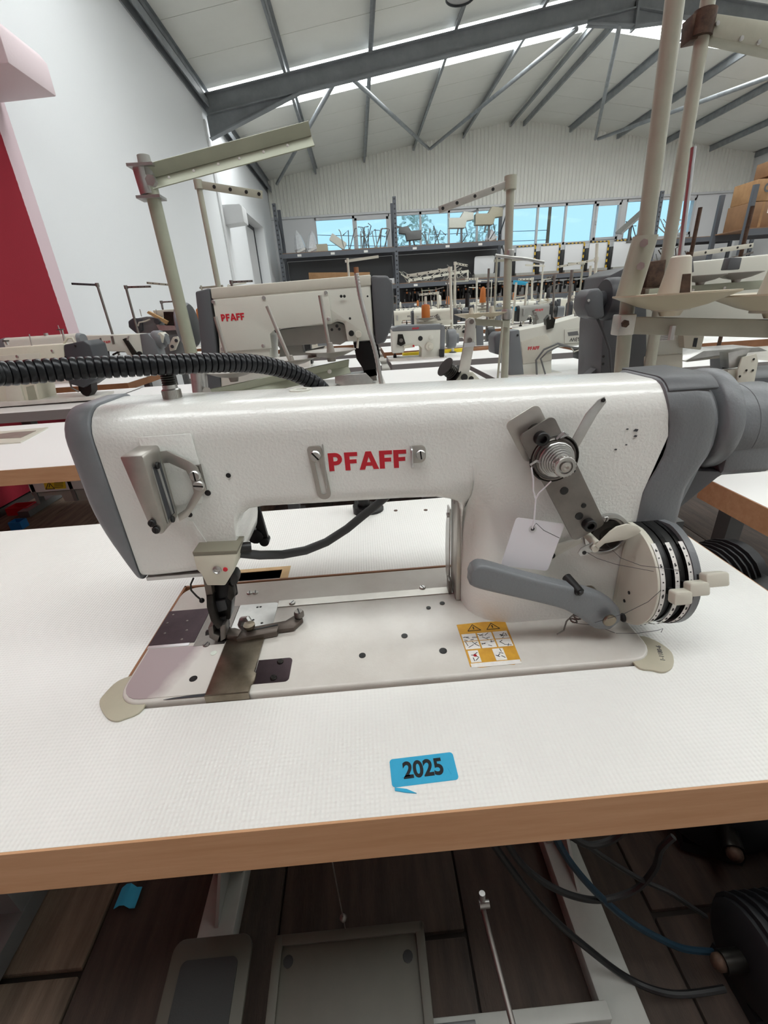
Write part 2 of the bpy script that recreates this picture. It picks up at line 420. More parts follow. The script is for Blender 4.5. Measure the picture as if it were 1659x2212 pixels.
# far wall
WIN = [(-.92, 1.50, [-.92, .33, 1.50]), (1.70, 5.26, [1.70, 2.52, 3.46, 4.40, 5.26]), (5.50, 9.22, [5.50, 6.42, 7.36, 8.32, 9.22]), (9.38, 11.75, [9.38, 10.15, 10.92, 11.75])]
Z0, Z1 = T+1.88, T+3.05
g = G(); g.box(XW-.3, XE+.3, YF, YF+.3, 0, Z0); g.box(XW-.3, XE+.3, YF, YF+.3, Z1, T+3.14)
e = [XW-.3]+[q for a, b_, _ in WIN for q in (a, b_)]+[XE+.3]
for i in range(0, len(e), 2): g.box(e[i], e[i+1], YF, YF+.3, Z0, Z1)
wf = obj('wall_far', g, 'plaster', kind='structure', label='far gable wall, plaster below and white ribbed sheet above')
g = G(); top = []; x = XW-.05; i = 0
prof = []
while x < XE+.05:
    prof += [(x, 0), (x+.055, 0), (x+.07, -.03), (x+.105, -.03), (x+.12, 0)]; x += .12
vs = []; fs = []
for (x, y) in prof: vs += [(x, YF-.02+y, T+3.10), (x, YF-.02+y, roofz(x)+.1)]
for i in range(len(prof)-1): fs.append((2*i, 2*i+2, 2*i+3, 2*i+1))
g.add(vs, fs); g.add([(XW-.3, YF+.05, T+3.1), (XE+.3, YF+.05, T+3.1), (XE+.3, YF+.05, T+4.2), (RIDGE, YF+.05, roofz(RIDGE)+.3), (XW-.3, YF+.05, T+4.2)], [(0, 1, 2, 3, 4)])
obj('ribbed_sheet', g, 'corrugated', wf, smooth=0)
obj('sheet_ledge', G().box(XW, XE, YF-.07, YF+.01, T+3.06, T+3.12), 'frame_white', wf)
for wi, (a, b_, ms) in enumerate(WIN):
    g = G(); y0, y1 = YF-.01, YF+.07
    g.box(a, b_, y0, y1, Z0, Z0+.07).box(a, b_, y0, y1, Z1-.07, Z1)
    for q in ms: g.box(max(a, q-.035), min(b_, q+.035), y0, y1, Z0, Z1)
    win = obj('window_%d' % (wi+1), g, 'frame_white', kind='structure')
    win['label'] = 'white framed strip window high on the far wall, number %s from the left' % ['one', 'two', 'three', 'four'][wi]
    for j in range(len(ms)-1):
        p = obj('window_pane', G().box(ms[j]+.03, ms[j+1]-.03, YF+.03, YF+.036, Z0+.06, Z1-.06), 'pane_glass', win)
        if (wi, j) in ((0, 1), (2, 3), (3, 2)):
            q0, q1 = ms[j]+.035, ms[j+1]-.035; h = G()
            h.box(q0, q0+.07, y0-.03, y0, Z0+.07, Z1-.07).box(q1-.07, q1, y0-.03, y0, Z0+.07, Z1-.07).box(q0, q1, y0-.03, y0, Z1-.14, Z1-.07).box(q0, q1, y0-.03, y0, Z0+.07, Z0+.14)
            s_ = obj('window_sash', h, 'frame_white', win); obj('sash_handle', G().box(q0+.02, q0+.05, y0-.06, y0-.03, Z0+.5, Z0+.62), 'steel', s_)
# other two walls (behind and to the right of the camera)
obj('wall_right', G().box(XE, XE+.3, YB, YF, 0, T+4.2), 'plaster', kind='structure', label='plain white side wall beyond the racks')
g = G(); g.add([(XW-.3, YB, 0), (XE+.3, YB, 0), (XE+.3, YB, T+4.2), (RIDGE, YB, roofz(RIDGE)+.3), (XW-.3, YB, T+4.2), (XW-.3, YB-.2, 0), (XE+.3, YB-.2, 0), (XE+.3, YB-.2, T+4.2), (RIDGE, YB-.2, roofz(RIDGE)+.3), (XW-.3, YB-.2, T+4.2)], [(0, 1, 2, 3, 4), (9, 8, 7, 6, 5)])
obj('wall_back', g, 'plaster', kind='structure', label='plain gable wall behind the viewer', smooth=0)
# roof: deck, panels, skylight sheets, purlins
g = G()
for s_ in (-1, 1):
    xa, xb = (XW-.3, RIDGE) if s_ < 0 else (RIDGE, XE+.3)
    g.add([(xa, YB-.3, roofz(xa)+.10), (xb, YB-.3, roofz(xb)+.10), (xb, YF+.4, roofz(xb)+.10), (xa, YF+.4, roofz(xa)+.10)], [(0, 1, 2, 3)])
ceil = obj('ceiling', g, 'roofpanel', kind='structure', smooth=0, label='pitched roof of pale sandwich panels on steel purlins')
edges = [YB]
for a, b_ in sorted(STRIPS):
    edges += [('s', a, b_)]
segs = []; cur = YB
for a, b_ in sorted(STRIPS):
    n_ = max(1, round((a-cur)/1.05)); segs += [('p', cur+(a-cur)*i/n_, cur+(a-cur)*(i+1)/n_) for i in range(n_)]
    segs.append(('s', a, b_)); cur = b_
n_ = round((YF+.1-cur)/1.05); segs += [('p', cur+(YF+.1-cur)*i/n_, cur+(YF+.1-cur)*(i+1)/n_) for i in range(n_)]
def slope_slab(xa, xb, y0, y1, d0, d1):
    h = G(); za, zb = roofz(xa), roofz(xb)
    return h.add([(xa, y0, za+d0), (xb, y0, zb+d0), (xb, y1, zb+d0), (xa, y1, za+d0), (xa, y0, za+d1), (xb, y0, zb+d1), (xb, y1, zb+d1), (xa, y1, za+d1)],
                 [(0, 3, 2, 1), (4, 5, 6, 7), (0, 1, 5, 4), (1, 2, 6, 5), (2, 3, 7, 6), (3, 0, 4, 7)])
for kind, y0, y1 in segs:
    for xa, xb in ((XW-.05, RIDGE-.06), (RIDGE+.06, XE+.05)):
        if kind == 'p': obj('roof_panel', slope_slab(xa, xb, y0+.006, y1-.006, 0, .08), 'roofpanel', ceil, smooth=0)
        else: obj('skylight_sheet', slope_slab(xa+.1, xb-.1, y0, y1, .03, .05), 'skylight_sheet', ceil, smooth=0, label='bright translucent roof light strip')
obj('ridge_cap', G().box(RIDGE-.22, RIDGE+.22, YB, YF, roofz(RIDGE)-.05, roofz(RIDGE)-.02), 'roofpanel', ceil)
def purlin(x, y0, y1, flip=1):
    h = G(); z = roofz(x); q = .05*flip
    h.box(x-.004, x+.004, y0, y1, z-.145, z-.003).box(min(x, x+q), max(x, x+q), y0, y1, z-.008, z-.003).box(min(x, x-q), max(x, x-q), y0, y1, z-.145, z-.139)
    return obj('purlin', h, 'purlin', ceil, smooth=0)
for i in range(6):
    purlin(XW+.06+i*1.535 if i < 5 else RIDGE-.19, YB, YF, 1); purlin(XE-.06-i*1.535 if i < 5 else RIDGE+.19, YB, YF, -1)
g = G().box(XW, XW+.14, YB, YF, T+3.90, T+3.915).box(XW+.125, XW+.14, YB, YF, T+3.78, T+3.915).box(XW, XW+.02, YB, YF, T+3.78, T+3.915)
obj('eave_beam', g, 'steelbeam', ceil, smooth=0)
# portal frame at Y 10.2 (rafters, haunches, column)
pf = thing('portal_frame', 'dark grey steel portal frame carrying the roof ahead', 'beam', (XW, 10.2, 0))
pf['kind'] = 'structure'
def isec(h, p0, p1, dep, wd, tf=.016, tw=.012):
    """I-section between two points given on its top flange"""
    p0, p1 = Vector(p0), Vector(p1); d = (p1-p0).normalized(); u = Vector((0, 1, 0)).cross(d)*-1
    if u.z > 0: u = -u
    for a, b_, wq in ((0, tf, wd), (tf, dep-tf, tw), (dep-tf, dep, wd)):
        c0, c1 = p0+u*(a+b_)/2, p1+u*(a+b_)/2; h.beam(c0, c1, wq, b_-a, up=-u)
L0 = V(-XW+XW, 0, 0)
for s_ in (-1, 1):
    def X(x): return (x if s_ < 0 else 2*RIDGE-x)-XW
    h = G(); isec(h, (X(XW+.05), 0, roofz(XW+.05)-.15), (X(RIDGE), 0, roofz(RIDGE)-.15), .30, .15); obj('rafter', h, 'steelbeam', pf, smooth=0)
    h = G(); za, zb = roofz(XW+.06)-.44, roofz(XW+1.75)-.445
    h.prism([(X(XW+.06), za), (X(XW+1.75), zb), (X(XW+.06), za-.34)], (0, -.006, 0), (1, 0, 0), (0, 0, 1), -.012)
    h.beam((X(XW+.06), 0, za-.34), (X(XW+1.78), 0, zb), .15, .016)
    obj('haunch', h, 'steelbeam', pf, smooth=0)
    h = G(); za, zb = roofz(RIDGE)-.45, roofz(RIDGE-.95)-.45
    h.prism([(X(RIDGE), za), (X(RIDGE), za-.22), (X(RIDGE-.85), zb-.05), (X(RIDGE-.85), zb)], (0, -.006, 0), (1, 0, 0), (0, 0, 1), -.012)
    h.beam((X(RIDGE), 0, za-.22), (X(RIDGE-.85), 0, zb-.03), .15, .016)
    obj('apex_haunch', h, 'steelbeam', pf, smooth=0)
    h = G().box(min(X(XW), X(XW+.03)), max(X(XW), X(XW+.03)), -.08, .08, 0, T+3.6)
    obj('column', h, 'paleplaster', pf, smooth=0)
obj('apex_plate', G().box(RIDGE-XW-.02, RIDGE-XW+.02, -.09, .09, roofz(RIDGE)-.72, roofz(RIDGE)-.14), 'steelbeam', pf, smooth=0)
# bracing tubes under the roof
k = 0
for (a, b_), lab in zip((((722, 178), (598, 397)), ((764, 172), (926, 321)), ((1246, 62), (930, 321)), ((1337, 62), (1286, 300)), ((1665, 165), (1292, 300))),
                        ('steel brace tube descending left from the rafter to the wall corner', 'steel brace tube slanting right from the rafter towards the gable wall', 'long steel brace tube from the rafter apex down to the left', 'short steep steel brace tube below the rafter apex', 'steel brace tube on the right roof slope behind the poles')):
    k += 1
    obj('brace_tube', G().cyl(at(*a, 10.45-.1*k), at(*b_, 16.45-.1*k), .042, n=12), 'purlin', label=lab, cat='brace', group='roof bracing tubes')
# corbels on the side wall, one at each frame
g = G().prism([(0, 0), (.42, .02), (.42, .20), (.38, .26), (0, .26)], (XW, 3.62, T+1.85), (1, 0, 0), (0, 0, 1), -.5)
obj('wall_corbel', g, 'palepink', label='pink painted corbel jutting from the white wall above the red field', cat='corbel', bevel=.012)
g = G().prism([(0, 0), (.40, .03), (.40, .30), (.36, .34), (0, .34)], (XW, 10.32, T+2.0), (1, 0, 0), (0, 0, 1), -.4)
obj('wall_corbel', g, 'paleplaster', label='grey corbel jutting from the white wall beside the doorway', cat='corbel', bevel=.012)
# pendant lamp whose rim hangs into the top of the frame
p = at(994, -6, 8.2)
pl = thing('pendant_lamp', 'glass bell pendant lamp hanging at the upper frame edge', 'lamp', (p.x, p.y, p.z))
obj('shade', G().lathe((0, 0, 0), (0, 0, 1), [(.20, 0), (.205, .01), (.17, .12), (.09, .25), (.07, .30), (0, .30)], 28), 'frame_white', pl)
obj('lamp_rim', G().lathe((0, 0, 0), (0, 0, 1), [(.205, -.012), (.205, .012), (.19, .012), (.19, -.012), (.205, -.012)], 28), 'charcoal', pl)
obj('hanger', G().cyl((0, 0, .3), (0, 0, roofz(p.x)-.01-p.z), .012), 'steel', pl)
# trees outside the far windows, and the ground outside
obj('yard_ground', G().box(-30, 40, YF+1, 60, -.1, .02), 'ground', kind='structure', label='open yard ground beyond the far wall', smooth=0)
def tree(x, y, h, r, lab):
    t = thing('yard_tree', lab, 'tree', (x, y, 0), 0, 'trees outside the windows')
    obj('trunk', G().cyl((0, 0, 0), (0, 0, h*.7), .18, .08), 'rackboard', t)
    g = G(); rnd = random.Random(int(x*10))
    for i in range(420):
        a = rnd.uniform(0, 2*PI); q = rnd.random()**.5*r; z = h*.35+h*.65*rnd.random(); q *= max(.15, 1-abs((z-h*.62)/(h*.42))**2)
        c = V(math.cos(a)*q, math.sin(a)*q, z); d = V(rnd.uniform(-1, 1), rnd.uniform(-1, 1), rnd.uniform(-1, 1)).normalized(); e_ = d.orthogonal().normalized()
        g.add([c-d*.16, c+e_*.09, c+d*.16, c-e_*.09], [(0, 1, 2, 3)])
    o = obj('foliage', g, 'leaf', t, smooth=0); o['kind'] = 'stuff'
tree(3.6, 26.5, 5.6, 1.6, 'pale green leafy tree, left of the two trees through the second window')
tree(7.4, 28, 5.3, 1.5, 'smaller leafy tree, right of the two trees seen through the second window')
pw = thing('power_line', 'two thin power lines crossing the sky outside the first window', 'power line', (-8, 30, 0))
for x in (0, 20): obj('line_pole', G().cyl((x, 0, 0), (x, 0, 6.2), .12, .09), 'rackboard', pw)
for z0, z1 in ((5.6, 4.7), (5.1, 4.2)): obj('wire', G().tube([(0, 0, z0), (10, 0, (z0+z1)/2-.25), (20, 0, z1)], .015, 6), 'charcoal', pw)

# ================================================================== THE SEWING TABLE IN FRONT
TX0, TX1, TY0, TY1 = -.41, .651, -.109, .399
def slab(xs, ys, holes, z0, z1):
    """one slab cut along xs / ys with the rectangular holes left open"""
    h = G(); xs, ys = sorted(set(xs)), sorted(set(ys)); nx, ny = len(xs), len(ys)
    idx = {}
    def vid(i, j, k):
        if (i, j, k) not in idx: idx[(i, j, k)] = len(h.v); h.v.append((xs[i], ys[j], (z0, z1)[k]))
        return idx[(i, j, k)]
    def solid(i, j):
        if not (0 <= i < nx-1 and 0 <= j < ny-1): return False
        cx, cy = (xs[i]+xs[i+1])/2, (ys[j]+ys[j+1])/2
        return not any(a < cx < b and c < cy < d for a, b, c, d in holes)
    for i in range(nx-1):
        for j in range(ny-1):
            if not solid(i, j): continue
            h.f.append((vid(i, j, 1), vid(i+1, j, 1), vid(i+1, j+1, 1), vid(i, j+1, 1))); h.f.append((vid(i, j, 0), vid(i, j+1, 0), vid(i+1, j+1, 0), vid(i+1, j, 0)))
            for di, dj, e in ((-1, 0, ((i, j+1), (i, j))), (1, 0, ((i+1, j), (i+1, j+1))), (0, -1, ((i, j), (i+1, j))), (0, 1, ((i+1, j+1), (i, j+1)))):
                if not solid(i+di, j+dj): h.f.append((vid(*e[0], 0), vid(*e[1], 0), vid(*e[1], 1), vid(*e[0], 1)))
    return h
tb = thing('sewing_table', 'white textured sewing table top with beech edge, nearest, carrying the large machine', 'table', (0, 0, T))
HO = [(-.006, .4795, -.003, .1850), (.058, .112, .1870, .206)]
h = slab([TX0, TX1]+[q for a in HO for q in a[:2]], [TY0, TY1]+[q for a in HO for q in a[2:]], HO, -.0012, 0)
top = obj('tabletop', h, 'laminate', tb, smooth=0)
h = slab([TX0, TX1]+[q for a in HO for q in a[:2]], [TY0, TY1]+[q for a in HO for q in a[2:]], HO, -.043, -.0012)
core = obj('core_board', h, 'wood', tb, smooth=0)
h = G().box(TX0-.0015, TX1+.0015, TY0-.0016, TY0, -.0432, -.0003); obj('edge_band', h, 'wood', core, smooth=0, label='beech veneer front edge')
h = G().box(TX1, TX1+.0015, TY0, TY1, -.0432, -.0003); obj('edge_band', h, 'woody', core, smooth=0)
# brown lining of the machine cut-out and the raw wood rim of the small belt slot
h = G().box(-.0060, -.0035, -.003, .185, -.03, .0008).box(-.006, .481, .1822, .1850, -.03, .0008)
obj('cutout_rim', h, 'brownedge', tb, smooth=0)
h2 = slab([.050, .122, .058, .112], [.1852, .2135, .187, .206], [(.058, .112, .1854, .206)], -.03, .0007)
obj('belt_slot_rim', h2, 'rawwood', tb, smooth=0)
obj('belt_slot_floor', G().box(.058, .112, .187, .206, -.043, -.012), 'steel', tb, smooth=0)
# hinge plates under the bed corners
for pts, nm in (([(-.003, .036), (-.013, .030), (-.0175, .016), (-.0165, .006), (-.004, -.0085), (.006, -.0145), (.014, -.0135), (.026, -.004), (.02, .03)], 1), ([(.484, .030), (.491, .022), (.495, .010), (.492, .000), (.484, -.0100), (.474, -.0140), (.466, -.011), (.455, -.004), (.46, .03)], 2)):
    cl_ = [Vector((a, b_, 0)) for a, b_ in pts]; cl_ = [(q.x, q.y) for q in CM(cl_+cl_[:1], 4)[:-1]]; h = G().prism(cl_, (0, 0, 0), (1, 0, 0), (0, 1, 0), .0022); hp = obj('corner_rest', h, 'beigeplate', tb, bevel=.0006, label='beige plastic corner rest of the machine bed')
    if nm == 2:
        me = text_mesh('moulded_number', '1-1180-6', .0055, 'frame_dk'); o = link('moulded_number', me, hp, (.4845, .007, .0024), 1.2)
obj('grommet', G().lathe((.232, .372, 0), (0, 0, 1), [(.021, 0), (.021, .004), (.017, .007), (.010, .007), (.010, .003), (0, .003)], 20), 'black', tb)
for p in ((.272, .361), (.320, .354), (.372, .357)): hole(tb, (*p, .0002), (0, 0, 1), .0028, 'screw_hole', 'rust')
# steel frame: floor feet, columns, cross bar, cradle under the top
for x in (-.118, .572):
    s_ = G().box(x-.034, x+.034, -.20, .50, -.775, -.735); ft = obj('foot_rail', s_, 'framepaint', tb, bevel=.004)
    obj('column', G().box(x-.03, x+.03, .235, .295, -.735, -.05), 'framepaint', tb, bevel=.004)
    obj('top_bracket', G().box(x-.025, x+.025, -.02, .36, -.062, -.044), 'framepaint', tb)
    s_ = G().prism([(.235, -.735), (.235, -.66), (.15, -.735)], (x-.003, 0, 0), (0, 1, 0), (0, 0, 1), .006); obj('gusset', s_, 'framepaint', tb, smooth=0)
    for y in (-.19, .49): obj('levelling_foot', G().lathe((x, y, -.78), (0, 0, 1), [(.016, 0), (.018, .003), (.018, .006), (0, .006)], 12), 'rubber', ft)
obj('cross_bar', G().box(-.085, .54, -.024, -.002, -.745, -.70), 'framepaint', tb, bevel=.003)
obj('cross_rail', G().box(-.09, .545, .25, .28, -.45, -.40), 'frame_dk', tb, bevel=.003)
obj('drip_tray', G().box(.02, .46, .0, .18, -.075, -.0435).box(.02, .46, 0, .18, -.076, -.075), 'frame_dk', tb)
# treadle plates
def treadle(x0, x1, y0, y1, z0, z1, rim):
    """rounded plate sloping from (y0,z0) to (y1,z1)"""
    u = V(1, 0, 0); v = V(0, y1-y0, z1-z0); L = v.length; v.normalize(); n_ = u.cross(v); o_ = V(0, y0, z0); s_ = G()
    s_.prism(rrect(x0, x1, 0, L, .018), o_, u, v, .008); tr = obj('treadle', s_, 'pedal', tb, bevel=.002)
    return tr, o_, u, v, L, n_
tr, o_, u, v, L, n_ = treadle(.018, .266, -.09, .092, -.668, -.648, 0)
s_ = G()
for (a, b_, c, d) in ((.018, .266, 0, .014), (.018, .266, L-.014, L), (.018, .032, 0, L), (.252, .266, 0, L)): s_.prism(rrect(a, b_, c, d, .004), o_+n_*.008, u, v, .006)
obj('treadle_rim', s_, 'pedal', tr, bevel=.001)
for a, b_ in ((.043, L-.032), (.043, .04), (.236, L-.04)):
    hole(tr, o_+u*a+v*b_+n_*.0085, n_, .007, 'worn_spot')
tr, o_, u, v, L, n_ = treadle(-.148, -.018, -.09, .098, -.668, -.640, 0)
obj('rubber_pad', G().prism(rrect(-.128, -.037, .012, L-.027, .010), o_+n_*.0075, u, v, .003), 'pad', tr)
obj('treadle_axle', G().cyl((-.12, -.02, -.69), (.33, -.02, -.69), .008), 'frame_dk', tb)
a, b_ = at(1043, 1962, T-.60, 2)-V(0, 0, T), at(1112, 2230, T-.64, 2)-V(0, 0, T)
rod = obj('pitman_rod', G().cyl(a, b_, .0045), 'steel_dk', tb); obj('rod_end', G().cyl(a+V(-.006, 0, .012), a+V(.010, 0, .012), .006).cyl(a+V(0, 0, -.004), a+V(0, .008, .028), .005), 'steel', rod)
obj('pull_chain', G().cyl((.135, .09, -.046), (.135, .09, -.648), .0012, n=6), 'steel_dk', tb)
obj('chain_ring', G().ball((.135, .09, -.60), .006), 'steel_dk', tb)

# ================================================================== THE LARGE MACHINE
mc = thing('sewing_machine', 'large white flatbed sewing machine with grey ends, nearest, red lettering across its arm', 'sewing machine', (0, 0, T))
YFRONT = .062
# bed plate
BZ = .0045
h = G().prism(rrect(-.0015, .478, 0, .1755, [.022, .022, .018, .018], 6), (0, 0, -.03), (1, 0, 0), (0, 1, 0), .03+BZ)
bed = obj('bed', h, 'bedpaint', mc, bevel=.0022, seg=3)
bp = G().prism(rrect(.0015, .0770, .0035, .0672, [.019, .0, .0, .0]), (0, 0, BZ), (1, 0, 0), (0, 1, 0), .0006)
obj('bed_cover', bp, 'stained', bed, label='stained mauve-brown cover plate')
sl = obj('slide_plate', G().box(-.0015, .0445, .0725, .128, BZ, BZ+.0008), 'browned', bed, label='browned steel slide plate')
obj('slide_edge', G().box(-.0012, .040, .0682, .0722, BZ, BZ+.0006), 'chrome', sl)
for p in ((.005, .121), (.004, .107), (.008, .090), (.025, .108), (.03, .092), (.03, .078)): hole(sl, (*p, BZ+.0007), (0, 0, 1), .0011, 'rivet', 'steel_dk')
obj('needle_plate', G().box(.0455, .0765, .066, .128, BZ, BZ+.0008), 'steel_dk', bed)
pp = obj('feed_cover_plate', G().prism(rrect(.0775, .1205, .083, .1285, [.001, .003, .004, .001]), (0, 0, BZ), (1, 0, 0), (0, 1, 0), .0009), 'steel', bed)
for p in ((.098, .122), (.1015, .1222), (.098, .1), (.1085, .0935)): hole(pp, (*p, BZ+.0008), (0, 0, 1), .0012)
obj('bed_rail', G().box(.1207, .3225, .1195, .1315, BZ, BZ+.0008), 'steelwarm', bed)
screw(bed, (.1365, .1245, BZ+.0006), (0, 0, 1), .0036, ang=.2); screw(bed, (.285, .1335, BZ+.0006), (0, 0, 1), .0036, ang=1.2)
fs_ = G().prism([(.0785, -.001), (.116, -.001), (.116, .008), (.1185, .011), (.1185, .020), (.116, .0225), (.116, .0705), (.0785, .0705)], (0, 0, BZ), (1, 0, 0), (0, 1, 0), .0030)
fsl = obj('front_slide', fs_, 'bronze', bed, bevel=.0006, label='bronze-tinted steel slide plate over the bed front')
obj('slide_lip', G().box(.0785, .116, -.0026, -.0008, -.003, BZ+.003), 'bronze', fsl)
dp = obj('access_plate', G().prism(rrect(.1165, .1485, .0095, .0385, [0, .004, .004, 0]), (0, 0, BZ), (1, 0, 0), (0, 1, 0), .0007), 'browned', bed)
screw(dp, (.1375, .034, BZ+.0007), (0, 0, 1), .003, 'darkmetal'); screw(dp, (.1345, .0145, BZ+.0007), (0, 0, 1), .003, 'darkmetal', ang=1.5)
for (x, y, r) in ((.0605, .022, .0032), (.2145, .0335, .0028), (.2565, .0555, .0028), (.2905, .0305, .0032), (.2865, .0965, .0022), (.3025, .1025, .0024)): hole(bed, (x, y, BZ+.0005), (0, 0, 1), r, 'oil_hole')
hole(bed, (.0695, .0535, BZ+.0008), (0, 0, 1), .0026, 'green_plug', 'leaf')
for x in (.0825, .0895): screw(bed, (x, .152, BZ), (0, 0, 1), .0033, ang=.9)
screw(bed, (.0585, .0665, BZ+.0005), (0, 0, 1), .0034, 'steel_dk', ang=.4)
h = G().prism([(.042, -.0002), (.050, .0012), (.062, .0022), (.074, .0026), (.078, .0032), (.078, -.0002)], (0, .0006, BZ+.0002), (1, 0, 0), (0, 1, 0), .0004)
obj('paint_chip', h, 'charcoal', bed, smooth=0)
# worn yellow and white warning sticker on the bed
h = G().prism([(.311, .008), (.320, .006), (.340, .0075), (.350, .006), (.3575, .0095), (.3585, .036), (.3600, .0650), (.338, .0665), (.3105, .0655), (.3110, .036)], (0, 0, BZ), (1, 0, 0), (0, 1, 0), .0003)
st = obj('warning_sticker', h, 'labelyellow', bed, smooth=0, label='worn yellow and white warning sticker')
h = G()
for i in range(3):
    for (y0, y1) in ((.0405, .0505), (.0295, .0395)): h.box(.3120+i*.0155, .3260+i*.0155, y0, y1, BZ+.0003, BZ+.0005)
h.box(.313, .3225, .0125, .0275, BZ+.0003, BZ+.0005).box(.336, .346, .0125, .0275, BZ+.0003, BZ+.0005).box(.312, .357, .0065, .0115, BZ+.0003, BZ+.0005)
obj('sticker_cell', h, 'labelwhite', st, smooth=0)
h = G(); rnd = random.Random(3)
for cx in (.326, .345):
    tri = [(cx-.0065, .0545), (cx+.0065, .0545), (cx, .0635)]
    for i in range(3): h.beam((*tri[i], BZ+.0006), (*tri[(i+1) % 3], BZ+.0006), .0006, .0002)
    h.box(cx-.0005, cx+.0005, .0565, .0605, BZ+.0004, BZ+.0006)
for i in range(3):
    for y in (.045, .0345):
        for k in range(5):
            c = V(.319+i*.0155+rnd.uniform(-.005, .005), y+rnd.uniform(-.0035, .0035), BZ+.0006); d = V(rnd.uniform(-1, 1), rnd.uniform(-.6, .6), 0).normalized()*rnd.uniform(.001, .0035)
            h.beam(c-d, c+d, .0005, .0002)
for cx in (.318, .341):
    for k in range(5):
        c = V(cx+rnd.uniform(-.003, .003), .020+rnd.uniform(-.005, .005), BZ+.0006); d = V(rnd.uniform(-1, 1), rnd.uniform(-1, 1), 0).normalized()*.002; h.beam(c-d, c+d, .0006, .0002)
obj('sticker_print', h, 'ink', st, smooth=0); obj('sticker_dot', G().cyl((.3185, .021, BZ+.0004), (.3185, .021, BZ+.0007), .0016), 'red', st)
# white casting: head, arm, upright
def zt(x): return .2425-.0105*(x/.5)
def zu(x): return .1490-.010*max(0, (x-.13)/.2)*.5
F, BK = YFRONT, .150
ST = []
for x, zb in ((.0215, .0905), (.03, .0895), (.06, .0905), (.095, .0925), (.106, .0945), (.1105, .099), (.1125, .108), (.1135, .122), (.1155, .134), (.120, .1425), (.127, .1475), (.14, .149), (.20, .1475), (.26, .1465), (.292, .1450), (.304, .1420), (.3125, .1360), (.3180, .127), (.3205, .115), (.322, .09), (.3226, .05), (.323, .004)):
    rb = .009 if x < .1 else (.012 if x < .3 else .010)
    ST.append([x, F, BK, zb, zt(x), .024, rb, F])
for x, dy in ((.3235, .040), (.327, .026), (.333, .0165), (.341, .0085), (.352, .003), (.366, 0), (.40, 0), (.44, 0), (.47, 0), (.487, 0)):
    ST.append([x, F, BK, .0035, zt(x), .024, .0015, F+dy])
for q in ST:
    if q[0] < .3235 and q[0] > .3: q[7] = F+.042*(q[0]-.3)/.0235
def edge_off(z):
    k = min(1, max(0, (.178-z)/.045)); k = k*k*(3-2*k); t2 = min(1, max(0, (z-.19)/.035)); t2 = t2*t2*(3-2*t2); return -.0125*k-.008*t2
g = G(); rings = []
for q in ST:
    x, yf, yb, zb, z1, rt, rb, yfb = q; rt = min(rt, (z1-zb)*.49); rb = min(rb, (z1-zb)*.2)
    R = rrect(yf, yb, zb, z1, [rb, rb, rt, rt], 6); n7 = 12
    R += [(yf, zb+rb+(z1-rt-zb-rb)*k/n7) for k in range(n7-1, 0, -1)]
    ring = []
    for (y, z) in R:
        if y < .1:
            k = min(1, max(0, (.160-z)/.055)); k = k*k*(3-2*k); y += (yfb-yf)*k
        xx = x+(edge_off(z) if x > .48 else 0)
        ring.append((xx, y, z))
    rings.append(ring)
g.loft(rings)
body = obj('arm_body', g, 'paint', mc, smooth=50, label='white enamelled cast arm and upright')
# grey left end cover
g = G()
# finer: subdivide front edge vertically so the taper curves
def capring(x, ins):
    yf, yb, z0, z1 = F-.001+ins, BK+.001-ins, .0880+ins*.2, zt(0)+.001-ins
    R = rrect(yf, yb, z0, z1, [.008, .008, .024, .024], 6); R += [(yf, z0+.008+(z1-.024-z0-.008)*k/12) for k in range(11, 0, -1)]
    out = []
    for (y, z) in R:
        k = min(1, max(0, (.17-z)/.082)); out.append((x if x > .02 else x+(.0215-x)*(k**1.7)*.9, y, z))
    return out
g.loft([capring(*q) for q in ((.0205, 0), (.0195, -.0007), (.012, -.0007), (.006, -.0004), (.002, .0006), (-.001, .0028), (-.0025, .008))])
obj('head_cover', g, 'greycap', mc, smooth=60, label='scuffed grey end cover of the head')
# lower steel edge of the head
obj('head_bottom_plate', G().box(.024, .075, F+.002, BK-.004, .0865, .0900), 'steel', mc)
# recessed panel behind the take-up guard
h = G().prism([(.055, .160), (.092, .160), (.0985, .182), (.097, .2195), (.056, .2195)], (0, F-.0006, 0), (1, 0, 0), (0, 0, 1), .0008)
obj('recess_panel', h, 'paint', body, bevel=.0004)
# grey right cover and its lid
g = G(); rings = []
for x, ins in ((.4868, 0), (.488, -.0012), (.500, -.0012), (.515, -.0012), (.525, -.0004), (.530, .002), (.532, .006)):
    yf, yb, z0, z1 = F+ins, BK-ins, .085, zt(.5)+.0005-ins; R = rrect(yf, yb, z0, z1, [.002, .002, .024, .024], 6)
    R += [(yf, z0+.002+(z1-.024-z0-.002)*k/12) for k in range(11, 0, -1)]
    rings.append([(x+edge_off(z)*(1 if x < .5 else 1.25), y, z) for (y, z) in R])
g.loft(rings)
cov = obj('belt_cover', g, 'grey', mc, smooth=50, label='dark grey pebbled belt cover')
# the lower grey leg of the cover behind the dial
h = G().box(.478, .5165, .072, BK-.004, .004, .09); obj('lower_cover', h, 'grey', mc, bevel=.004)
z_ = zt(.5)
g = G(); rings = []
for x in (.4815, .5235):
    oy, oz, rr_ = F-.0012+.024, z_+.0017-.024, .024
    out = [(oy-(rr_+.0012)*math.cos(q), oz+(rr_+.0012)*math.sin(q)) for q in [math.radians(k) for k in range(38, 91, 6)]]+[(.138, oz+rr_+.0012)]
    inn = [(oy-(rr_-.003)*math.cos(q), oz+(rr_-.003)*math.sin(q)) for q in [math.radians(k) for k in range(38, 91, 6)]]+[(.138, oz+rr_-.003)]
    rings.append([(x, y, z) for y, z in out+inn[::-1]])
g.loft(rings); obj('cover_lid', g, 'dkgrey', mc, bevel=.0008)
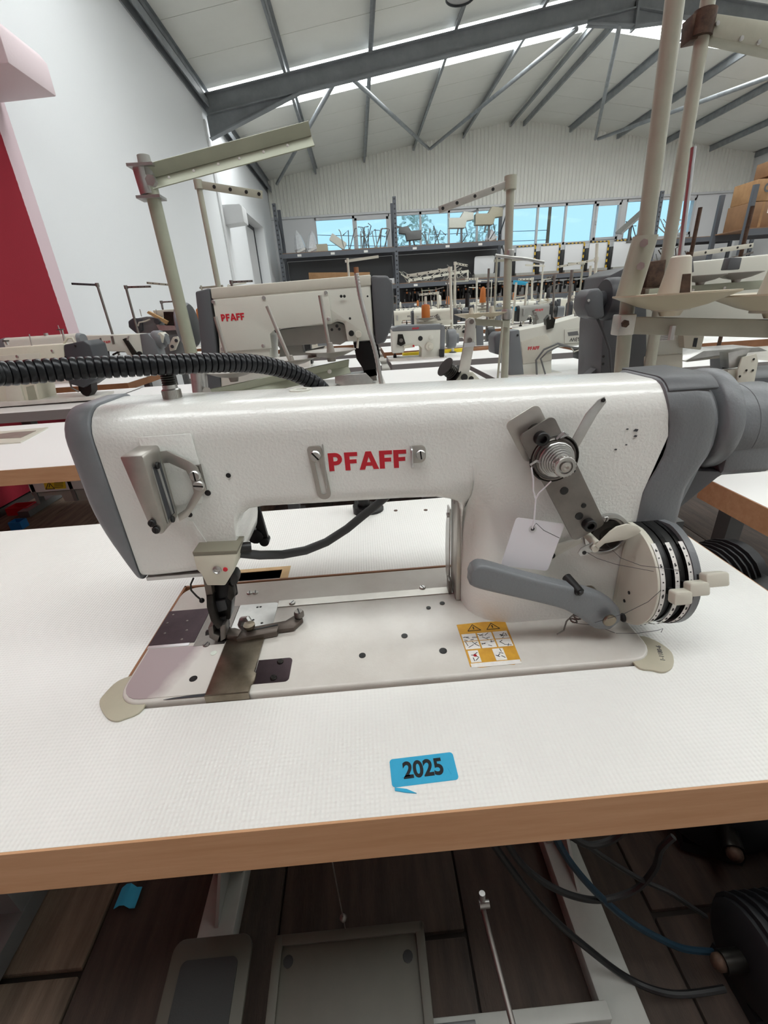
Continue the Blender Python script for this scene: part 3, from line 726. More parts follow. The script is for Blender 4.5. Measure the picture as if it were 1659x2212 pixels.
# handwheel drum and motor
HY, HZ = .106, .1880
obj('handwheel', G().lathe((.526, HY, HZ), (1, 0, 0), [(0, 0), (.034, 0), (.036, .001), (.036, .0085), (.0435, .0095), (.0455, .012), (.046, .016), (.0455, .0245), (.044, .026), (0, .026)], 48), 'grey', mc, smooth=50, label='grey handwheel drum')
mo = obj('motor', G().lathe((.552, HY, HZ-.006), (1, 0, 0), [(0, 0), (.0355, 0), (.037, .003), (.037, .020), (.0366, .0203), (.0366, .0209), (.037, .0212), (.037, .045), (.034, .051), (.022, .053), (0, .053)], 40), 'grey', mc, smooth=50, label='grey motor housing')
obj('motor_box', G().prism(rrect(.072, .135, .143, .175, .006), (.5525, 0, 0), (0, 1, 0), (0, 0, 1), .046), 'grey', mo, bevel=.003)
obj('belt_guard', G().prism([(.5165, .118), (.524, .150), (.56, .146), (.552, .141), (.518, .108)], (0, .075, 0), (1, 0, 0), (0, 0, 1), -.05), 'dkgrey', mc, bevel=.001)
obj('shaft_housing', G().cyl((.515, HY, .14), (.53, HY, .14), .012).box(.512, .524, .09, .13, .09, .14), 'motor_dk', mc)
obj('cable_bundle', G().tube([(.515, .10, .075), (.53, .11, .085), (.55, .12, .11), (.575, .125, .138)], .004).tube([(.51, .12, .06), (.53, .125, .07), (.56, .13, .10), (.60, .13, .14)], .003), 'cable', mc)
# red lettering
g = G(); letters(g, 'PFAFF', (.2015, F-.0002, .1795), (.0158*1.0, 0, -.0004), (0, 0, .0155), 1.03, -.0004)
g.xf(Matrix.Identity(4)); obj('lettering', g, 'red', body, smooth=0, label='red maker lettering')
# small screw hole and paint chips
hole(body, (.1185, F-.0002, .1825), (0, -1, 0), .0018)
for (x, z, r) in ((.450, .197, .0012), (.4575, .1955, .0021), (.458, .1905, .0016), (.4515, .1835, .0010), (.443, .180, .0013)):
    obj('paint_chip', G().prism([(-r, -r*.3), (r*.6, -r*.6), (r, .3*r), (-.2*r, r*.6)], (x, F-.0003, z), (1, 0, 0), (0, 0, 1), .0004), 'charcoal', body, smooth=0)
# slotted thread guide and angled thread guide
def ringplate(outer, inner, org, u, v, t):
    o, u, v = Vector(org), Vector(u), Vector(v); w_ = u.cross(v).normalized()*t; n = len(outer); R = [[o+u*a+v*b+k for a, b in L_] for k in (V(0, 0, 0), w_) for L_ in (outer, inner)]
    fs = []
    for i in range(n):
        q = (i+1) % n; fs += [(i, q, n+q, n+i), (2*n+i, 3*n+i, 3*n+q, 2*n+q), (i, 2*n+i, 2*n+q, q), (n+i, n+q, 3*n+q, 3*n+i)]
    return G().add([p for r in R for p in r], fs)
v_ = V(.085, 0, 1).normalized()*1.0; v_ = V(-.085, 0, 1).normalized()
gq = ringplate(rrect(-.0058, .0058, -.0235, .0235, [.0055, .0055, .003, .003]), rrect(-.0022, .0022, -.0195, .0105, .0021), (.1932, F-.0004, .1788), (1, 0, .03), v_, .0014)
tg = obj('thread_guide', gq, 'steelwarm', body)
obj('guide_blade', G().prism([(0, 0), (.0045, -.002), (.0035, .036), (0, .034)], (.1985, F, .1680), (0, -1, 0), (.02, 0, 1), .0010), 'steel', tg)
screw(tg, (.1918, F-.0024, .1945), (0, -1, 0), .0046, 'steel', ang=1.45)
h = G().prism(rrect(.2700, .2820, .1815, .1965, [0, .005, .004, 0]), (0, F-.0002, 0), (1, 0, 0), (0, 0, 1), .0016); tg = obj('thread_guide', h, 'steelwarm', body, bevel=.0004)
obj('guide_blade', G().prism(rrect(-.009, .001, .1790, .1965, [.004, .002, .002, .004]), (.2692, F, 0), (0, 1, 0), (0, 0, 1), .0014), 'chrome', tg, bevel=.0004)
screw(tg, (.2775, F-.0025, .1890), (0, -1, 0), .0042, ang=.9)
# take-up guard (steel box with slot) and its strap
h = G(); ax = V(.043, 0, -1).normalized()
def gp(x, y, z): return V(x, y, z)
h.prism([(.0535, .2130), (.0700, .2125), (.0705, .2100), (.0700, .1530), (.0685, .1490), (.0660, .1475), (.0620, .1485), (.0592, .1530)], (0, .032, 0), (1, 0, 0), (0, 0, 1), -.029)
tk = obj('takeup_guard', h, 'steelwarm', mc, bevel=.0016, label='brushed steel take-up lever guard')
obj('guard_slot', G().box(.0698, .0706, .040, .0545, .1560, .2000), 'charcoal', tk)
obj('slot_rim', G().box(.0703, .0710, .0385, .0400, .154, .2015).box(.0703, .0710, .0545, .056, .154, .2015), 'steel', tk)
obj('takeup_blade', G().beam((.0708, .0475, .1985), (.0708, .0490, .1575), .0012, .0035, up=(0, 1, 0)), 'chrome', tk)
screw(tk, (.0722, .045, .2005), (1, 0, 0), .0028, 'black', ang=.3); screw(tk, (.0718, .045, .1545), (1, 0, 0), .0028, 'black')
screw(tk, (.0625, .031, .1585), (0, -1, 0), .0031, 'black', ang=.2); screw(tk, (.0640, .031, .1525), (0, -1, 0), .0031, 'black', ang=.5)
pts = [(.0705, .206), (.0775, .2075), (.0905, .1985), (.0965, .1935), (.0995, .1740), (.0935, .1690), (.0790, .1560), (.0705, .1575), (.0705, .150), (.081, .1475), (.0935, .1605)]
strap = [(.0712, .2080), (.0770, .2085), (.0925, .1985), (.0975, .1930), (.1000, .1735), (.0800, .1510), (.0715, .1470), (.0715, .1535), (.0790, .1575), (.0895, .1715), (.0900, .1820), (.0880, .1910), (.0765, .1985), (.0712, .1985)]
h = G().prism(strap, (0, F-.0045, 0), (1, 0, 0), (0, 0, 1), .0016); sp_ = obj('guard_strap', h, 'steelwarm', tk, bevel=.0004)
obj('strap_foot', G().box(.0905, .0985, F-.004, F, .172, .194), 'steel_dk', sp_)
screw(sp_, (.0945, F-.0065, .1865), (0, -1, 0), .0046, 'steel', ang=.8); screw(sp_, (.0955, F-.0065, .1780), (0, -1, 0), .0046, 'steel', ang=2.2)
hole(body, (.0985, F-.0003, .1685), (0, -1, 0), .0022, 'dark_notch'); hole(body, (.0790, F-.0003, .1500), (0, -1, 0), .0020, 'dark_notch')
h = G().prism([(.0770, .1450), (.0800, .1440), (.0955, .098), (.0925, .097), (.080, .112)], (0, F-.0002, 0), (1, 0, 0), (0, 0, 1), .0006); obj('cast_rib', h, 'paint', body); obj('oil_stain', G().prism([(.0835, .121), (.0850, .119), (.0885, .102), (.0870, .1025)], (0, F-.0009, 0), (1, 0, 0), (0, 0, 1), .0002), 'bronze', body, smooth=0)
# knurled knob on the head top (lamp socket)
kx, ky = .0725, .104
kn = obj('lamp_socket', G().lathe((kx, ky, zt(.07)-.001), (0, 0, 1), [(.0074, 0), (.0074, .008), (.0060, .009), (.0060, .012), (0, .012)], 36), 'steel', mc, label='knurled steel lamp socket screw')
g = G()
for i in range(36):
    a_ = 2*PI*i/36; g.beam((kx+.0074*math.cos(a_), ky+.0074*math.sin(a_), zt(.07)+.0002), (kx+.0074*math.cos(a_), ky+.0074*math.sin(a_), zt(.07)+.0066), .0007, .0007, up=(math.cos(a_), math.sin(a_), 0))
obj('knurling', g, 'steelwarm', kn, smooth=0)
obj('socket_thread', G().lathe((kx, ky, zt(.07)+.008), (0, 0, 1), [(.0052+.0005*(i % 2), .002+.0009*i) for i in range(20)], 20), 'darkmetal', kn)
obj('oil_cap', G().lathe((.180, .112, zt(.18)-.0006), (0, 0, 1), [(.010, 0), (.010, .0016), (.0055, .0016), (.0055, .0002), (0, .0002)], 24), 'paint_smooth', mc)
# tension assembly on its slanted plate
tn = thing('x', 'x', 'x'); bpy.data.objects.remove(tn)
P = lambda x, z, y=F: V(x, y, z)
du = V(.495, 0, -.869).normalized(); dv = V(.869, 0, .495).normalized(); o_ = V(.3665, .043, .2075)   # plate runs along du
pl_ = [(q[0], q[1]) for q in rrect(-.004, .1090, -.0150, .0150, [.005, .005, .005, .005])]
h = G().prism(pl_, o_, du, dv, .0018)
tp = obj('tension_plate', h, 'steel_dk', mc, bevel=.0005, label='slanted steel tension plate')
obj('plate_spacer', G().cyl(o_+du*.006+V(0, .002, 0), o_+du*.006+V(0, .019, 0), .008).cyl(o_+du*.098+V(0, .002, 0), o_+du*.098+V(0, .019, 0), .008).cyl(o_+du*.035+V(0, .002, 0), o_+du*.035+V(0, .019, 0), .009), 'darkmetal', tp)
h = G().prism(rrect(-.010, .030, -.0155, .0135, [.005]*4), o_+V(-.0045, .010, .003), du, dv, .0015); obj('back_plate', h, 'steelwarm', tp, bevel=.0004)
def capscrew(p, r=.0055, l=.007, par=tp):
    o = obj('cap_screw', G().lathe(p, (0, -1, 0), [(r, -.001), (r, l-.0006), (r-.0006, l), (r*.55, l), (r*.55, l-.004), (0, l-.004)], 18), 'black', par); return o
capscrew(o_+du*.0065-dv*.001-V(0, .001, 0)); capscrew(o_+du*.0990+dv*.002-V(0, .001, 0))
c = o_+du*.0290+dv*.0015
td = obj('tension_disc', G().lathe(c, (0, -1, 0), [(.0165, 0), (.0175, .0015), (.0165, .0030), (.0150, .0020), (.013, .0025), (.0120, .0030), (.004, .003), (.004, .016), (0, .016)], 32), 'steel_dk', tp)
obj('disc_guard', G().lathe(c, (0, -1, 0), [(.0195, -.001), (.0200, .0012), (.0190, .0025), (.0175, .001), (.0175, -.001)], 32), 'darkmetal', tp)
pts = []
for i in range(100):
    a_ = 2*PI*i/16; q = i/99; r = .0140-.0075*q; pts.append(c+V(r*math.cos(a_), -.0045-.0125*q, r*math.sin(a_)))
obj('tension_spring', G().tube(pts, .00095, 6), 'steel', tp)
nutc = c-V(0, .0175, 0)
nt_ = obj('tension_nut', G().lathe(nutc, (0, -1, 0), [(.0045, -.004), (.0078, 0), (.0083, .001), (.0083, .004), (.0076, .005), (.0055, .005), (.0055, .003), (0, .003)], 24), 'steel', tp)
obj('nut_post', G().lathe(nutc-V(0, .003, 0), (0, -1, 0), [(.0040, 0), (.0040, .0025), (.002, .003), (0, .002)], 14), 'steelwarm', nt_)
g = G()
for i in range(20):
    a_ = 2*PI*i/20; d = V(math.cos(a_), 0, math.sin(a_)); g.beam(nutc+d*.0083-V(0, .001, 0), nutc+d*.0083-V(0, .0042, 0), .0009, .0007, up=d)
obj('nut_knurl', g, 'steelwarm', nt_, smooth=0)
h = G().tube([c+V(-.016, -.001, -.006), c+V(-.020, -.005, -.002), c+V(-.0175, -.009, .002), c+V(-.014, -.007, .0)], .001, 6); obj('check_spring', h, 'chrome', tp)
h = G().tube([c+V(-.001, -.003, .0165), c+V(.004, -.004, .0215), c+V(.008, -.003, .0195), c+V(.002, -.002, .0175)], .0012, 6); obj('guide_loop', h, 'chrome', tp)
for a_, b_ in ((.0590, -.0030), (.0810, .0055), (.0880, -.0015), (.0465, .010)): hole(tp, o_+du*a_+dv*b_-V(0, .0020, 0), (0, -1, 0), .0030 if b_ < 0 else .0019)
h = G(); lv = [(.3930, .1905), (.3965, .1980), (.4045, .2165), (.4125, .2265), (.4175, .2290), (.4195, .2245), (.4135, .2150), (.4075, .2015), (.4035, .1925), (.3985, .1845)]
h.prism(lv, (0, .046, 0), (1, 0, 0), (0, 0, 1), .0014); tl = obj('tension_lever', h, 'steel', tp, bevel=.0005)
hole(tl, (.4165, .0443, .2262), (0, -1, 0), .0014)
obj('lever_bend', G().box(.4040, .4110, .0448, .0462, .2095, .2125), 'steel_dk', tl)
# round disc below with the ivory finger lever
g = G().lathe((.447, F-.0005, .0995), (0, -1, 0), [(.0205, 0), (.0205, .003), (.0175, .0035), (.0165, .001), (0, .001)], 36); wd = obj('winder_ring', g, 'steel', mc)
obj('winder_core', G().lathe((.447, F-.001, .0995), (0, -1, 0), [(.0150, 0), (.0145, .003), (.008, .004), (.006, .002), (0, .002)], 30), 'darkmetal', wd)
screw(wd, (.4425, F-.004, .1165), (0, -1, 0), .0028); 
fp = [((q-V(0, 0, T)).x, (q-V(0, 0, T)).z) for q in [at(x, y, .034) for x, y in ((1284, 1178), (1302, 1160), (1316, 1146), (1330, 1136), (1352, 1130), (1374, 1134), (1383, 1144), (1376, 1152), (1350, 1164), (1325, 1168), (1304, 1172), (1290, 1184))]]
h = G().prism(fp, (0, .034, 0), (1, 0, 0), (0, 0, 1), .0022); fl = obj('winder_finger', h, 'ivory', mc, bevel=.0009)
obj('finger_hub', G().cyl((.4260, .036, .1035), (.4260, .0600, .1035), .0035).cyl((.4235, .0335, .1010), (.4235, .036, .1010), .0032), 'ivory', fl)
h = G().prism([(.4125, .1005), (.4225, .1055), (.4275, .1040), (.4260, .0995), (.4190, .0930), (.4130, .0925), (.4105, .096)], (0, .0385, 0), (1, 0, 0), (0, 0, 1), .0012); th_ = obj('thread_plate', h, 'steel', mc, bevel=.0004); hole(th_, (.4160, .0370, .0960), (0, -1, 0), .0016)
h = G().prism([(.391, .083), (.397, .0945), (.421, .1005), (.4235, .0965), (.402, .085), (.396, .079)], (0, F-.004, 0), (1, 0, 0), (0, 0, 1), .004); ll = obj('release_arm', h, 'paint_smooth', mc, bevel=.001); hole(ll, (.3955, F-.0083, .0850), (0, -1, 0), .0026)
# grey reverse lever
path = [((q-V(0, 0, T)).x, (q-V(0, 0, T)).z, w__) for q, w__ in [(at(x, y, .025), w_) for x, y, w_ in ((1019, 1238, .004), (1027, 1240, .0098), (1045, 1247, .0118), (1114, 1265, .0112), (1180, 1281, .0110), (1235, 1295, .0118), (1280, 1314, .0142), (1310, 1335, .0142), (1326, 1347, .0075))]]
path = [tuple(q) for q in CM([Vector(q) for q in path], 4)]
g = G(); rings = []
for i, (x, z, hw) in enumerate(path):
    n0 = V(path[min(i+1, len(path)-1)][0]-path[max(i-1, 0)][0], 0, path[min(i+1, len(path)-1)][1]-path[max(i-1, 0)][1]).normalized(); nn = V(-n0.z, 0, n0.x)
    rings.append([V(x, 0, z)+nn*a+V(0, b, 0) for a, b in [(q[0]*hw, .030+q[1]*.007) for q in rrect(-1, 1, -1, 1, .35, 3)]])
g.loft(rings); rl = obj('reverse_lever', g, 'grey', mc, smooth=50, label='long grey reverse stitch lever')
obj('lever_pivot', G().lathe((.4375, .0178, .0360), (0, -1, 0), [(.0060, 0), (.0060, .0012), (.0052, .002), (0, .002)], 20).cyl((.4395, .03, .0345), (.4395, .065, .0345), .008), 'bronze', rl)
obj('lever_stop', G().cyl((.4045, .040, .070), (.4090, .022, .0655), .0042).cyl((.4090, .022, .0655), (.4095, .0205, .065), .0026), 'black', rl)
obj('lever_spring', G().tube([(.425+.004*math.cos(i*.9)-.010*i/24, .040+.004*math.sin(i*.9), .030-.012*i/24) for i in range(25)]+[(.407, .036, .012), (.400, .034, .010)], .0008, 6), 'steel_dk', rl)
# stitch-length dial: ivory face plate, three scale discs, three finger levers
CY, CZ, RR = .0490, .0640, .0480
pts = [(CY-RR*math.cos(a_), CZ+RR*math.sin(a_)) for a_ in [math.radians(q) for q in range(-78, 86, 6)]]
pts += [(CY+.004, CZ+RR*1.0), (CY+.004, CZ-.036), (CY-.002, CZ-.044)]
h = G().prism(pts, (.4635, 0, 0), (0, 1, 0), (0, 0, 1), .0025); dl = obj('dial_plate', h, 'ivory', mc, bevel=.0006, smooth=30, label='ivory half-round dial plate')
for (y, z) in ((.036, .050), (.040, .038)): hole(dl, (.4633, y, z), (-1, 0, 0), .0014)
screw(dl, (.4633, .036, .0215), (-1, 0, 0), .0042, 'black')
for i, (x0, x1, m_, dr) in enumerate(((.4660, .4700, 'ivory', -.001), (.4705, .4775, 'black', -.003), (.4780, .4820, 'blackgloss', -.002), (.4825, .4890, 'black', -.003), (.4895, .4935, 'blackgloss', -.002), (.494, .500, 'grey', .001))):
    r = RR+dr; pr = [(CY-r*math.cos(a_), CZ+r*math.sin(a_)) for a_ in [math.radians(q) for q in range(-82, 89, 6)]]+[(CY+.012, CZ+RR*.95), (CY+.012, CZ-RR*.9)]
    dk_ = obj('dial_disc', G().prism(pr, (x0, 0, 0), (0, 1, 0), (0, 0, 1), x1-x0), m_, mc, smooth=30)
for x in (.4662, .4782, .4897):
    r = RR-.0004; g = G()
    for q in range(-74, 62, 4):
        a0, a1 = math.radians(q), math.radians(q+4); c0, c1 = V(0, CY-r*math.cos(a0), CZ+r*math.sin(a0)), V(0, CY-r*math.cos(a1), CZ+r*math.sin(a1))
        d0 = V(0, -math.cos(a0), math.sin(a0))*.0006
        g.add([c0+V(x, 0, 0)+d0, c0+V(x+.0038, 0, 0)+d0, c1+V(x+.0038, 0, 0)+d0, c1+V(x, 0, 0)+d0], [(0, 1, 2, 3)])
    sc_ = obj('dial_scale', g, 'labelwhite', mc, smooth=0)
    g = G()
    for q in range(-66, 58, 8):
        a0 = math.radians(q); d0 = V(0, -math.cos(a0), math.sin(a0)); g.cyl(V(x+.0019, CY, CZ)+d0*(r+.0006), V(x+.0019, CY, CZ)+d0*(r+.0009), .0006, n=8)
    obj('scale_dots', g, 'ink', sc_)
    for n__, q in enumerate((54, 38, 8, -10, -26, -42)):
        me = text_mesh('scale_number', str(6-n__), .0040, 'ink'); o = link('scale_number', me, sc_); a0 = math.radians(q); d0 = V(0, -math.cos(a0), math.sin(a0)); t0 = V(0, math.sin(a0), math.cos(a0))
        p0 = V(x+.0019, CY, CZ)+d0*(r+.0008); o.matrix_local = Matrix(((1, t0.x, d0.x, p0.x), (0, t0.y, d0.y, p0.y), (0, t0.z, d0.z, p0.z), (0, 0, 0, 1)))
for x, a_, l, xo in ((.4690, 12, .016, 0), (.4800, 18, .018, .004), (.4915, 24, .020, .010)):
    a0 = math.radians(a_); d0 = V(.12, -math.cos(a0), math.sin(a0)).normalized(); t0 = V(1, 0, 0); n0 = d0.cross(t0); c0 = V(x, CY, CZ)+d0*(RR-.003)
    stt = G().beam(c0-d0*.003, c0+d0*.010, .0030, .006, up=n0); dh = obj('dial_lever', stt, 'black', mc)
    hh = G(); c1 = c0+d0*.012
    hh.prism(rrect(-.0075+xo*.3, .0075+xo*.7, -.0058, .0058, .0022), c1-d0*.003, t0, n0, .009); hh.v = hh.v; obj('lever_knob', hh, 'ivory', dh, bevel=.0015)
# LED / edge sensor box on the presser bar
bx = [(.0805, .1230), (.1180, .1215), (.1110, .1015), (.1005, .0875), (.0850, .0890), (.0830, .1010), (.0800, .1060)]
h = G().prism(bx, (0, .044, 0), (1, 0, 0), (0, 0, 1), -.026); sb = obj('sensor_box', h, 'cream', mc, bevel=.0012, label='beige sensor lamp box')
obj('box_lid', G().prism([(.0805, .1232), (.1180, .1217), (.1172, .1180), (.0808, .1192)], (0, .0438, 0), (1, 0, 0), (0, 0, 1), -.0264), 'lidgrey', sb, bevel=.0006)
obj('sensor_lens', G().lathe((.0975, .0436, .1045), (0, -1, 0), [(.0037, 0), (.0037, .0012), (.0028, .0016), (.0022, .0006), (0, .0010)], 18), 'steel', sb)
obj('indicator', G().lathe((.1045, .0436, .1043), (0, -1, 0), [(.0021, 0), (.0019, .0008), (0, .0010)], 14), 'red', sb)
obj('box_bracket', G().box(.095, .108, .068, .10, .098, .118), 'steel_dk', sb)
obj('cable_gland', G().cyl((.113, .066, .112), (.122, .069, .1105), .005), 'black', sb)
pts = [at(*p_, y)-V(0, 0, T) for p_, y in (((508, 1194), .068), ((560, 1199), .078), ((610, 1198), .09), ((660, 1189), .10), ((705, 1171), .112), ((750, 1142), .124), ((785, 1113), .134), ((812, 1092), .142), ((835, 1072), .150), ((850, 1050), .158))]
obj('sensor_cable', G().tube(pts, .0044, 12), 'rubber', sb)
# presser bar, needle bar and foot
h = G().cyl((.0785, .083, .0900), (.0785, .083, .034), .0042).cyl((.0910, .088, .0900), (.0890, .086, .050), .005)
nb = obj('needle_bar', h, 'blued', mc)
obj('needle', G().cyl((.0785, .083, .036), (.0785, .083, .004), .0010, .0005, n=8), 'chrome', nb)
def tr_(name, pts, y, t, m, par, bv=.0006):
    q = [at(x, yy, y)-V(0, 0, T) for x, yy in pts]; return obj(name, G().prism([(a.x, a.z) for a in q], (0, y, 0), (1, 0, 0), (0, 0, 1), -t), m, par, bevel=bv)
ft = tr_('presser_foot', [(462, 1262), (495, 1258), (502, 1290), (497, 1338), (472, 1348), (456, 1310)], .076, .016, 'blued', mc, .001)
tr_('foot_bracket', [(436, 1238), (452, 1236), (460, 1290), (446, 1293)], .068, .010, 'steelbrown', ft)
tr_('foot_claw', [(445, 1288), (459, 1286), (463, 1320), (471, 1345), (480, 1352), (470, 1360), (455, 1342), (446, 1312)], .0665, .008, 'darkmetal', ft, .001)
tr_('foot_lever', [(497, 1238), (508, 1237), (515, 1248), (513, 1262), (503, 1268), (496, 1262)], .066, .012, 'black', ft, .002)
tr_('foot_link', [(493, 1262), (503, 1270), (507, 1288), (500, 1300), (491, 1292)], .068, .008, 'darkmetal', ft)
tr_('foot_block', [(464, 1300), (486, 1296), (490, 1318), (468, 1324)], .0735, .006, 'charcoal', ft)
tr_('foot_shank', [(461, 1338), (487, 1332), (491, 1366), (468, 1374)], .074, .012, 'black', ft, .001)
tr_('foot_toe', [(449, 1356), (460, 1352), (462, 1370), (474, 1374), (470, 1388), (452, 1378)], .068, .012, 'steel_dk', ft)
tr_('foot_toe', [(475, 1352), (487, 1349), (487, 1380), (476, 1386)], .067, .012, 'steel_dk', ft)
tr_('foot_pin', [(443, 1366), (452, 1364), (452, 1372), (443, 1374)], .069, .004, 'black', ft)
obj('feed_dog', G().box(.069, .0765, .070, .090, BZ, BZ+.0018), 'darkmetal', mc)
h = G()
for i in range(5): h.box(.0675+i*.0026, .0690+i*.0026, .0735, .0765, BZ, BZ+.006)
obj('foot_teeth', h, 'blued', ft)
pts = [at(*p_, .070)-V(0, 0, T) for p_ in ((418, 1249), (412, 1262), (413, 1275), (424, 1287), (436, 1297))]
obj('wire_guide', G().tube(pts, .0009, 6), 'darkmetal', mc); obj('wire_end', G().ball(pts[-1], .0026), 'blued', mc)
# edge guide on the bed
eg = obj('edge_guide', G().prism([(.090, .0640), (.1290, .0700), (.1300, .0790), (.0905, .0735)], (0, 0, BZ+.001), (1, 0, 0), (0, 1, 0), .006), 'steelbrown', mc, bevel=.0006, label='adjustable steel edge guide')
obj('guide_jaw', G().prism([(.0765, .0720), (.0800, .0690), (.0915, .0660), (.0930, .0760), (.0850, .0800), (.0770, .0800)], (0, 0, BZ+.001), (1, 0, 0), (0, 1, 0), .0075), 'steelbrown', eg, bevel=.0006)
obj('guide_arm', G().prism([(.1020, .0830), (.1350, .0885), (.1430, .0960), (.1500, .0960), (.1530, .0890), (.1450, .0760), (.1290, .0745), (.1290, .079), (.1030, .0775)], (0, 0, BZ+.001), (1, 0, 0), (0, 1, 0), .0045), 'steelbrown', eg, bevel=.0005)
obj('guide_slot', G().prism([(.1050, .0790), (.1280, .0835), (.1280, .0815), (.1050, .0772)], (0, 0, BZ+.0055), (1, 0, 0), (0, 1, 0), .0004), 'black', eg)
screw(eg, (.1490, .0930, BZ+.0080), (0, 0, 1), .0052, 'steel_dk', h=.005, ang=1.1)
obj('wing_screw', G().lathe((.1005, .078, BZ+.006), (0, 0, 1), [(.0035, 0), (.0035, .003), (.0058, .0035), (.0058, .0065), (0, .0070)], 18), 'bronze', eg)
obj('guide_post', G().tube([(.086, .094, BZ), (.090, .092, .013), (.096, .090, .015), (.0985, .087, BZ+.006)], .0035, 8), 'steel', eg)
# back knee-lift lever seen under the arm, and the swinging steel flap on the upright
h = G().beam((.1050, .165, .110), (.1085, .165, .070), .010, .006, up=(0, 1, 0)).cyl((.100, .160, .074), (.100, .172, .074), .009).cyl((.1085, .160, .066), (.1085, .172, .066), .0055)
obj('lifter_lever', h, 'blued', mc, bevel=.0008)
h = G().box(.3180, .3228, .104, .136, .006, .128); fpz = obj('side_strip', h, 'steelwarm', mc, bevel=.0008)
h = G().prism([(.140, .105), (.150, .075), (.153, .045), (.150, .015), (.138, .006), (.132, .008), (.128, .105)], (.3150, 0, 0), (0, 1, 0), (0, 0, 1), .0015); fq = obj('side_flap', h, 'steel', mc)
screw(fq, (.3145, .134, .096), (-1, 0, 0), .003); screw(fpz, (.3178, .118, .118), (-1, 0, 0), .0024)
obj('flap_catch', G().box(.3125, .3160, .118, .130, .004, .022), 'steel_dk', fq, bevel=.0006)
# loose threads from the tension unit to the lever
def thread(pts, r=.00022, m='charcoal', name='thread', par=mc):
    return obj(name, G().tube([at(x, y, d)-V(0, 0, T) for x, y, d in pts], r, 5), m, par)
thread([(1262, 1190, .038), (1290, 1206, .035), (1330, 1219, .025), (1400, 1232, .015), (1420, 1236, .010)])
thread([(1310, 1175, .036), (1340, 1205, .03), (1385, 1222, .015), (1440, 1228, .008), (1470, 1232, .008)])
thread([(1228, 985, .044), (1245, 1010, .044), (1258, 1040, .044), (1262, 1055, .044)])
thread([(1428, 1275, .0), (1400, 1300, .0), (1350, 1325, .008), (1285, 1345, .022)])
thread([(1235, 1345, .045), (1290, 1352, .040), (1330, 1368, .035), (1375, 1368, .012), (1420, 1362, -.004), (1432, 1358, -.004), (1428, 1366, -.004)])

# ------------------------------------------------------------------ loose things on and around the machine
tgx = thing('price_tag', 'blank white square paper tag hanging on a string from the tension unit', 'tag', (.371, .045, T+.078))
pa = [at(x, y, .045) for x, y in ((1100, 1117), (1207, 1127), (1196, 1237), (1094, 1221))]
L_ = [p_-tgx.location for p_ in pa]; c0 = (L_[0]+L_[1]+L_[2]+L_[3])/4; U = ((L_[1]-L_[0])+(L_[2]-L_[3])).normalized(); Vv = ((L_[0]-L_[3])+(L_[1]-L_[2])).normalized(); Vv = (Vv-U*Vv.dot(U)).normalized()
hw, hh_ = (L_[1]-L_[0]).length/2, (L_[0]-L_[3]).length/2
obj('paper', G().prism(rrect(-hw, hw, -hh_, hh_, .003), c0, U, Vv, .0005), 'tagwhite', tgx)
hc = at(1150, 1142, .045)-tgx.location
obj('eyelet', G().lathe(hc, (0, -1, 0), [(.0034, 0), (.0034, .0008), (.0018, .0009), (.0018, 0)], 18), 'frame_white', tgx); obj('eyelet_hole', G().lathe(hc, (0, -1, 0), [(.0018, .0006), (0, .0006)], 14), 'charcoal', tgx)
pts = [at(x, y, d)-tgx.location for x, y, d in ((1150, 1142, .0435), (1154, 1120, .042), (1156, 1095, .041), (1157, 1078, .041), (1152, 1060, .040), (1152, 1035, .038), (1148, 1010, .037))]
obj('string', G().tube(pts, .00065, 6), 'tagwhite', tgx)
pts = [at(x, y, d)-tgx.location for x, y, d in ((1157, 1078, .041), (1165, 1064, .040), (1178, 1052, .036), (1190, 1040, .032))]
obj('string', G().tube(pts, .0006, 6), 'tagwhite', tgx)
pts = [at(x, y, d)-tgx.location for x, y, d in ((1150, 1142, .0435), (1158, 1130, .042), (1175, 1146, .042), (1208, 1162, .042))]
obj('dark_thread', G().tube(pts, .0003, 5), 'charcoal', tgx)
# number sticker on the table
sk = thing('number_sticker', 'blue sticker with a large printed number on the white table top', 'sticker', (.2565, -.0800, T))
q = [at(x, y, T, 2)-sk.location for x, y in ((838, 1640), (976, 1622), (984, 1686), (842, 1702))]
ax_ = (q[1]-q[0]+q[2]-q[3]); ang = math.atan2(ax_.y, ax_.x)
sk.rotation_euler.z = ang; Ls = ax_.length/4; hs = (q[0]-q[3]).length/2*.98
obj('sticker_sheet', G().prism(rrect(-Ls, Ls, -hs, hs, .0025), (0, 0, .0001), (1, 0, 0), (0, 1, 0), .0003), 'blue', sk, smooth=0)
me = text_mesh('printed_number', '2025', .0170, 'ink', .0005); o = link('printed_number', me, sk, (.0, .0, .0005)); o.scale = (.86, 1, 1)
obj('tear_mark', G().beam((.019, -.006, .0005), (.0175, -.001, .0005), .0006, .0002).beam((-.016, -.004, .0006), (-.010, -.0035, .0006), .0012, .0002), 'tape', sk, smooth=0)
p = at(876, 1710, T, 2); q = at(900, 1715, T, 2); r = at(853, 1706, T, 2)
obj('paper_scrap', G().prism([(r.x-p.x, r.y-p.y+.001), (.001, .0012), (q.x-p.x, q.y-p.y), (0, -.001), (r.x-p.x, r.y-p.y-.001)], (0, 0, 0), (1, 0, 0), (0, 1, 0), .0008), 'tape', loc=(p.x, p.y, T+.0002), smooth=0, label='thin blue paper shred lying just below the number sticker', cat='paper scrap')
p = at(280, 1940, 0, 2)
g = G(); rows = []
for i in range(5):
    rows.append([V(-.022+.011*i, y+.003*math.sin(i*1.3), .003+.012*(math.sin(i*.9)**2)*(1 if y > 0 else .6)) for y in (-.019, 0, .017)])
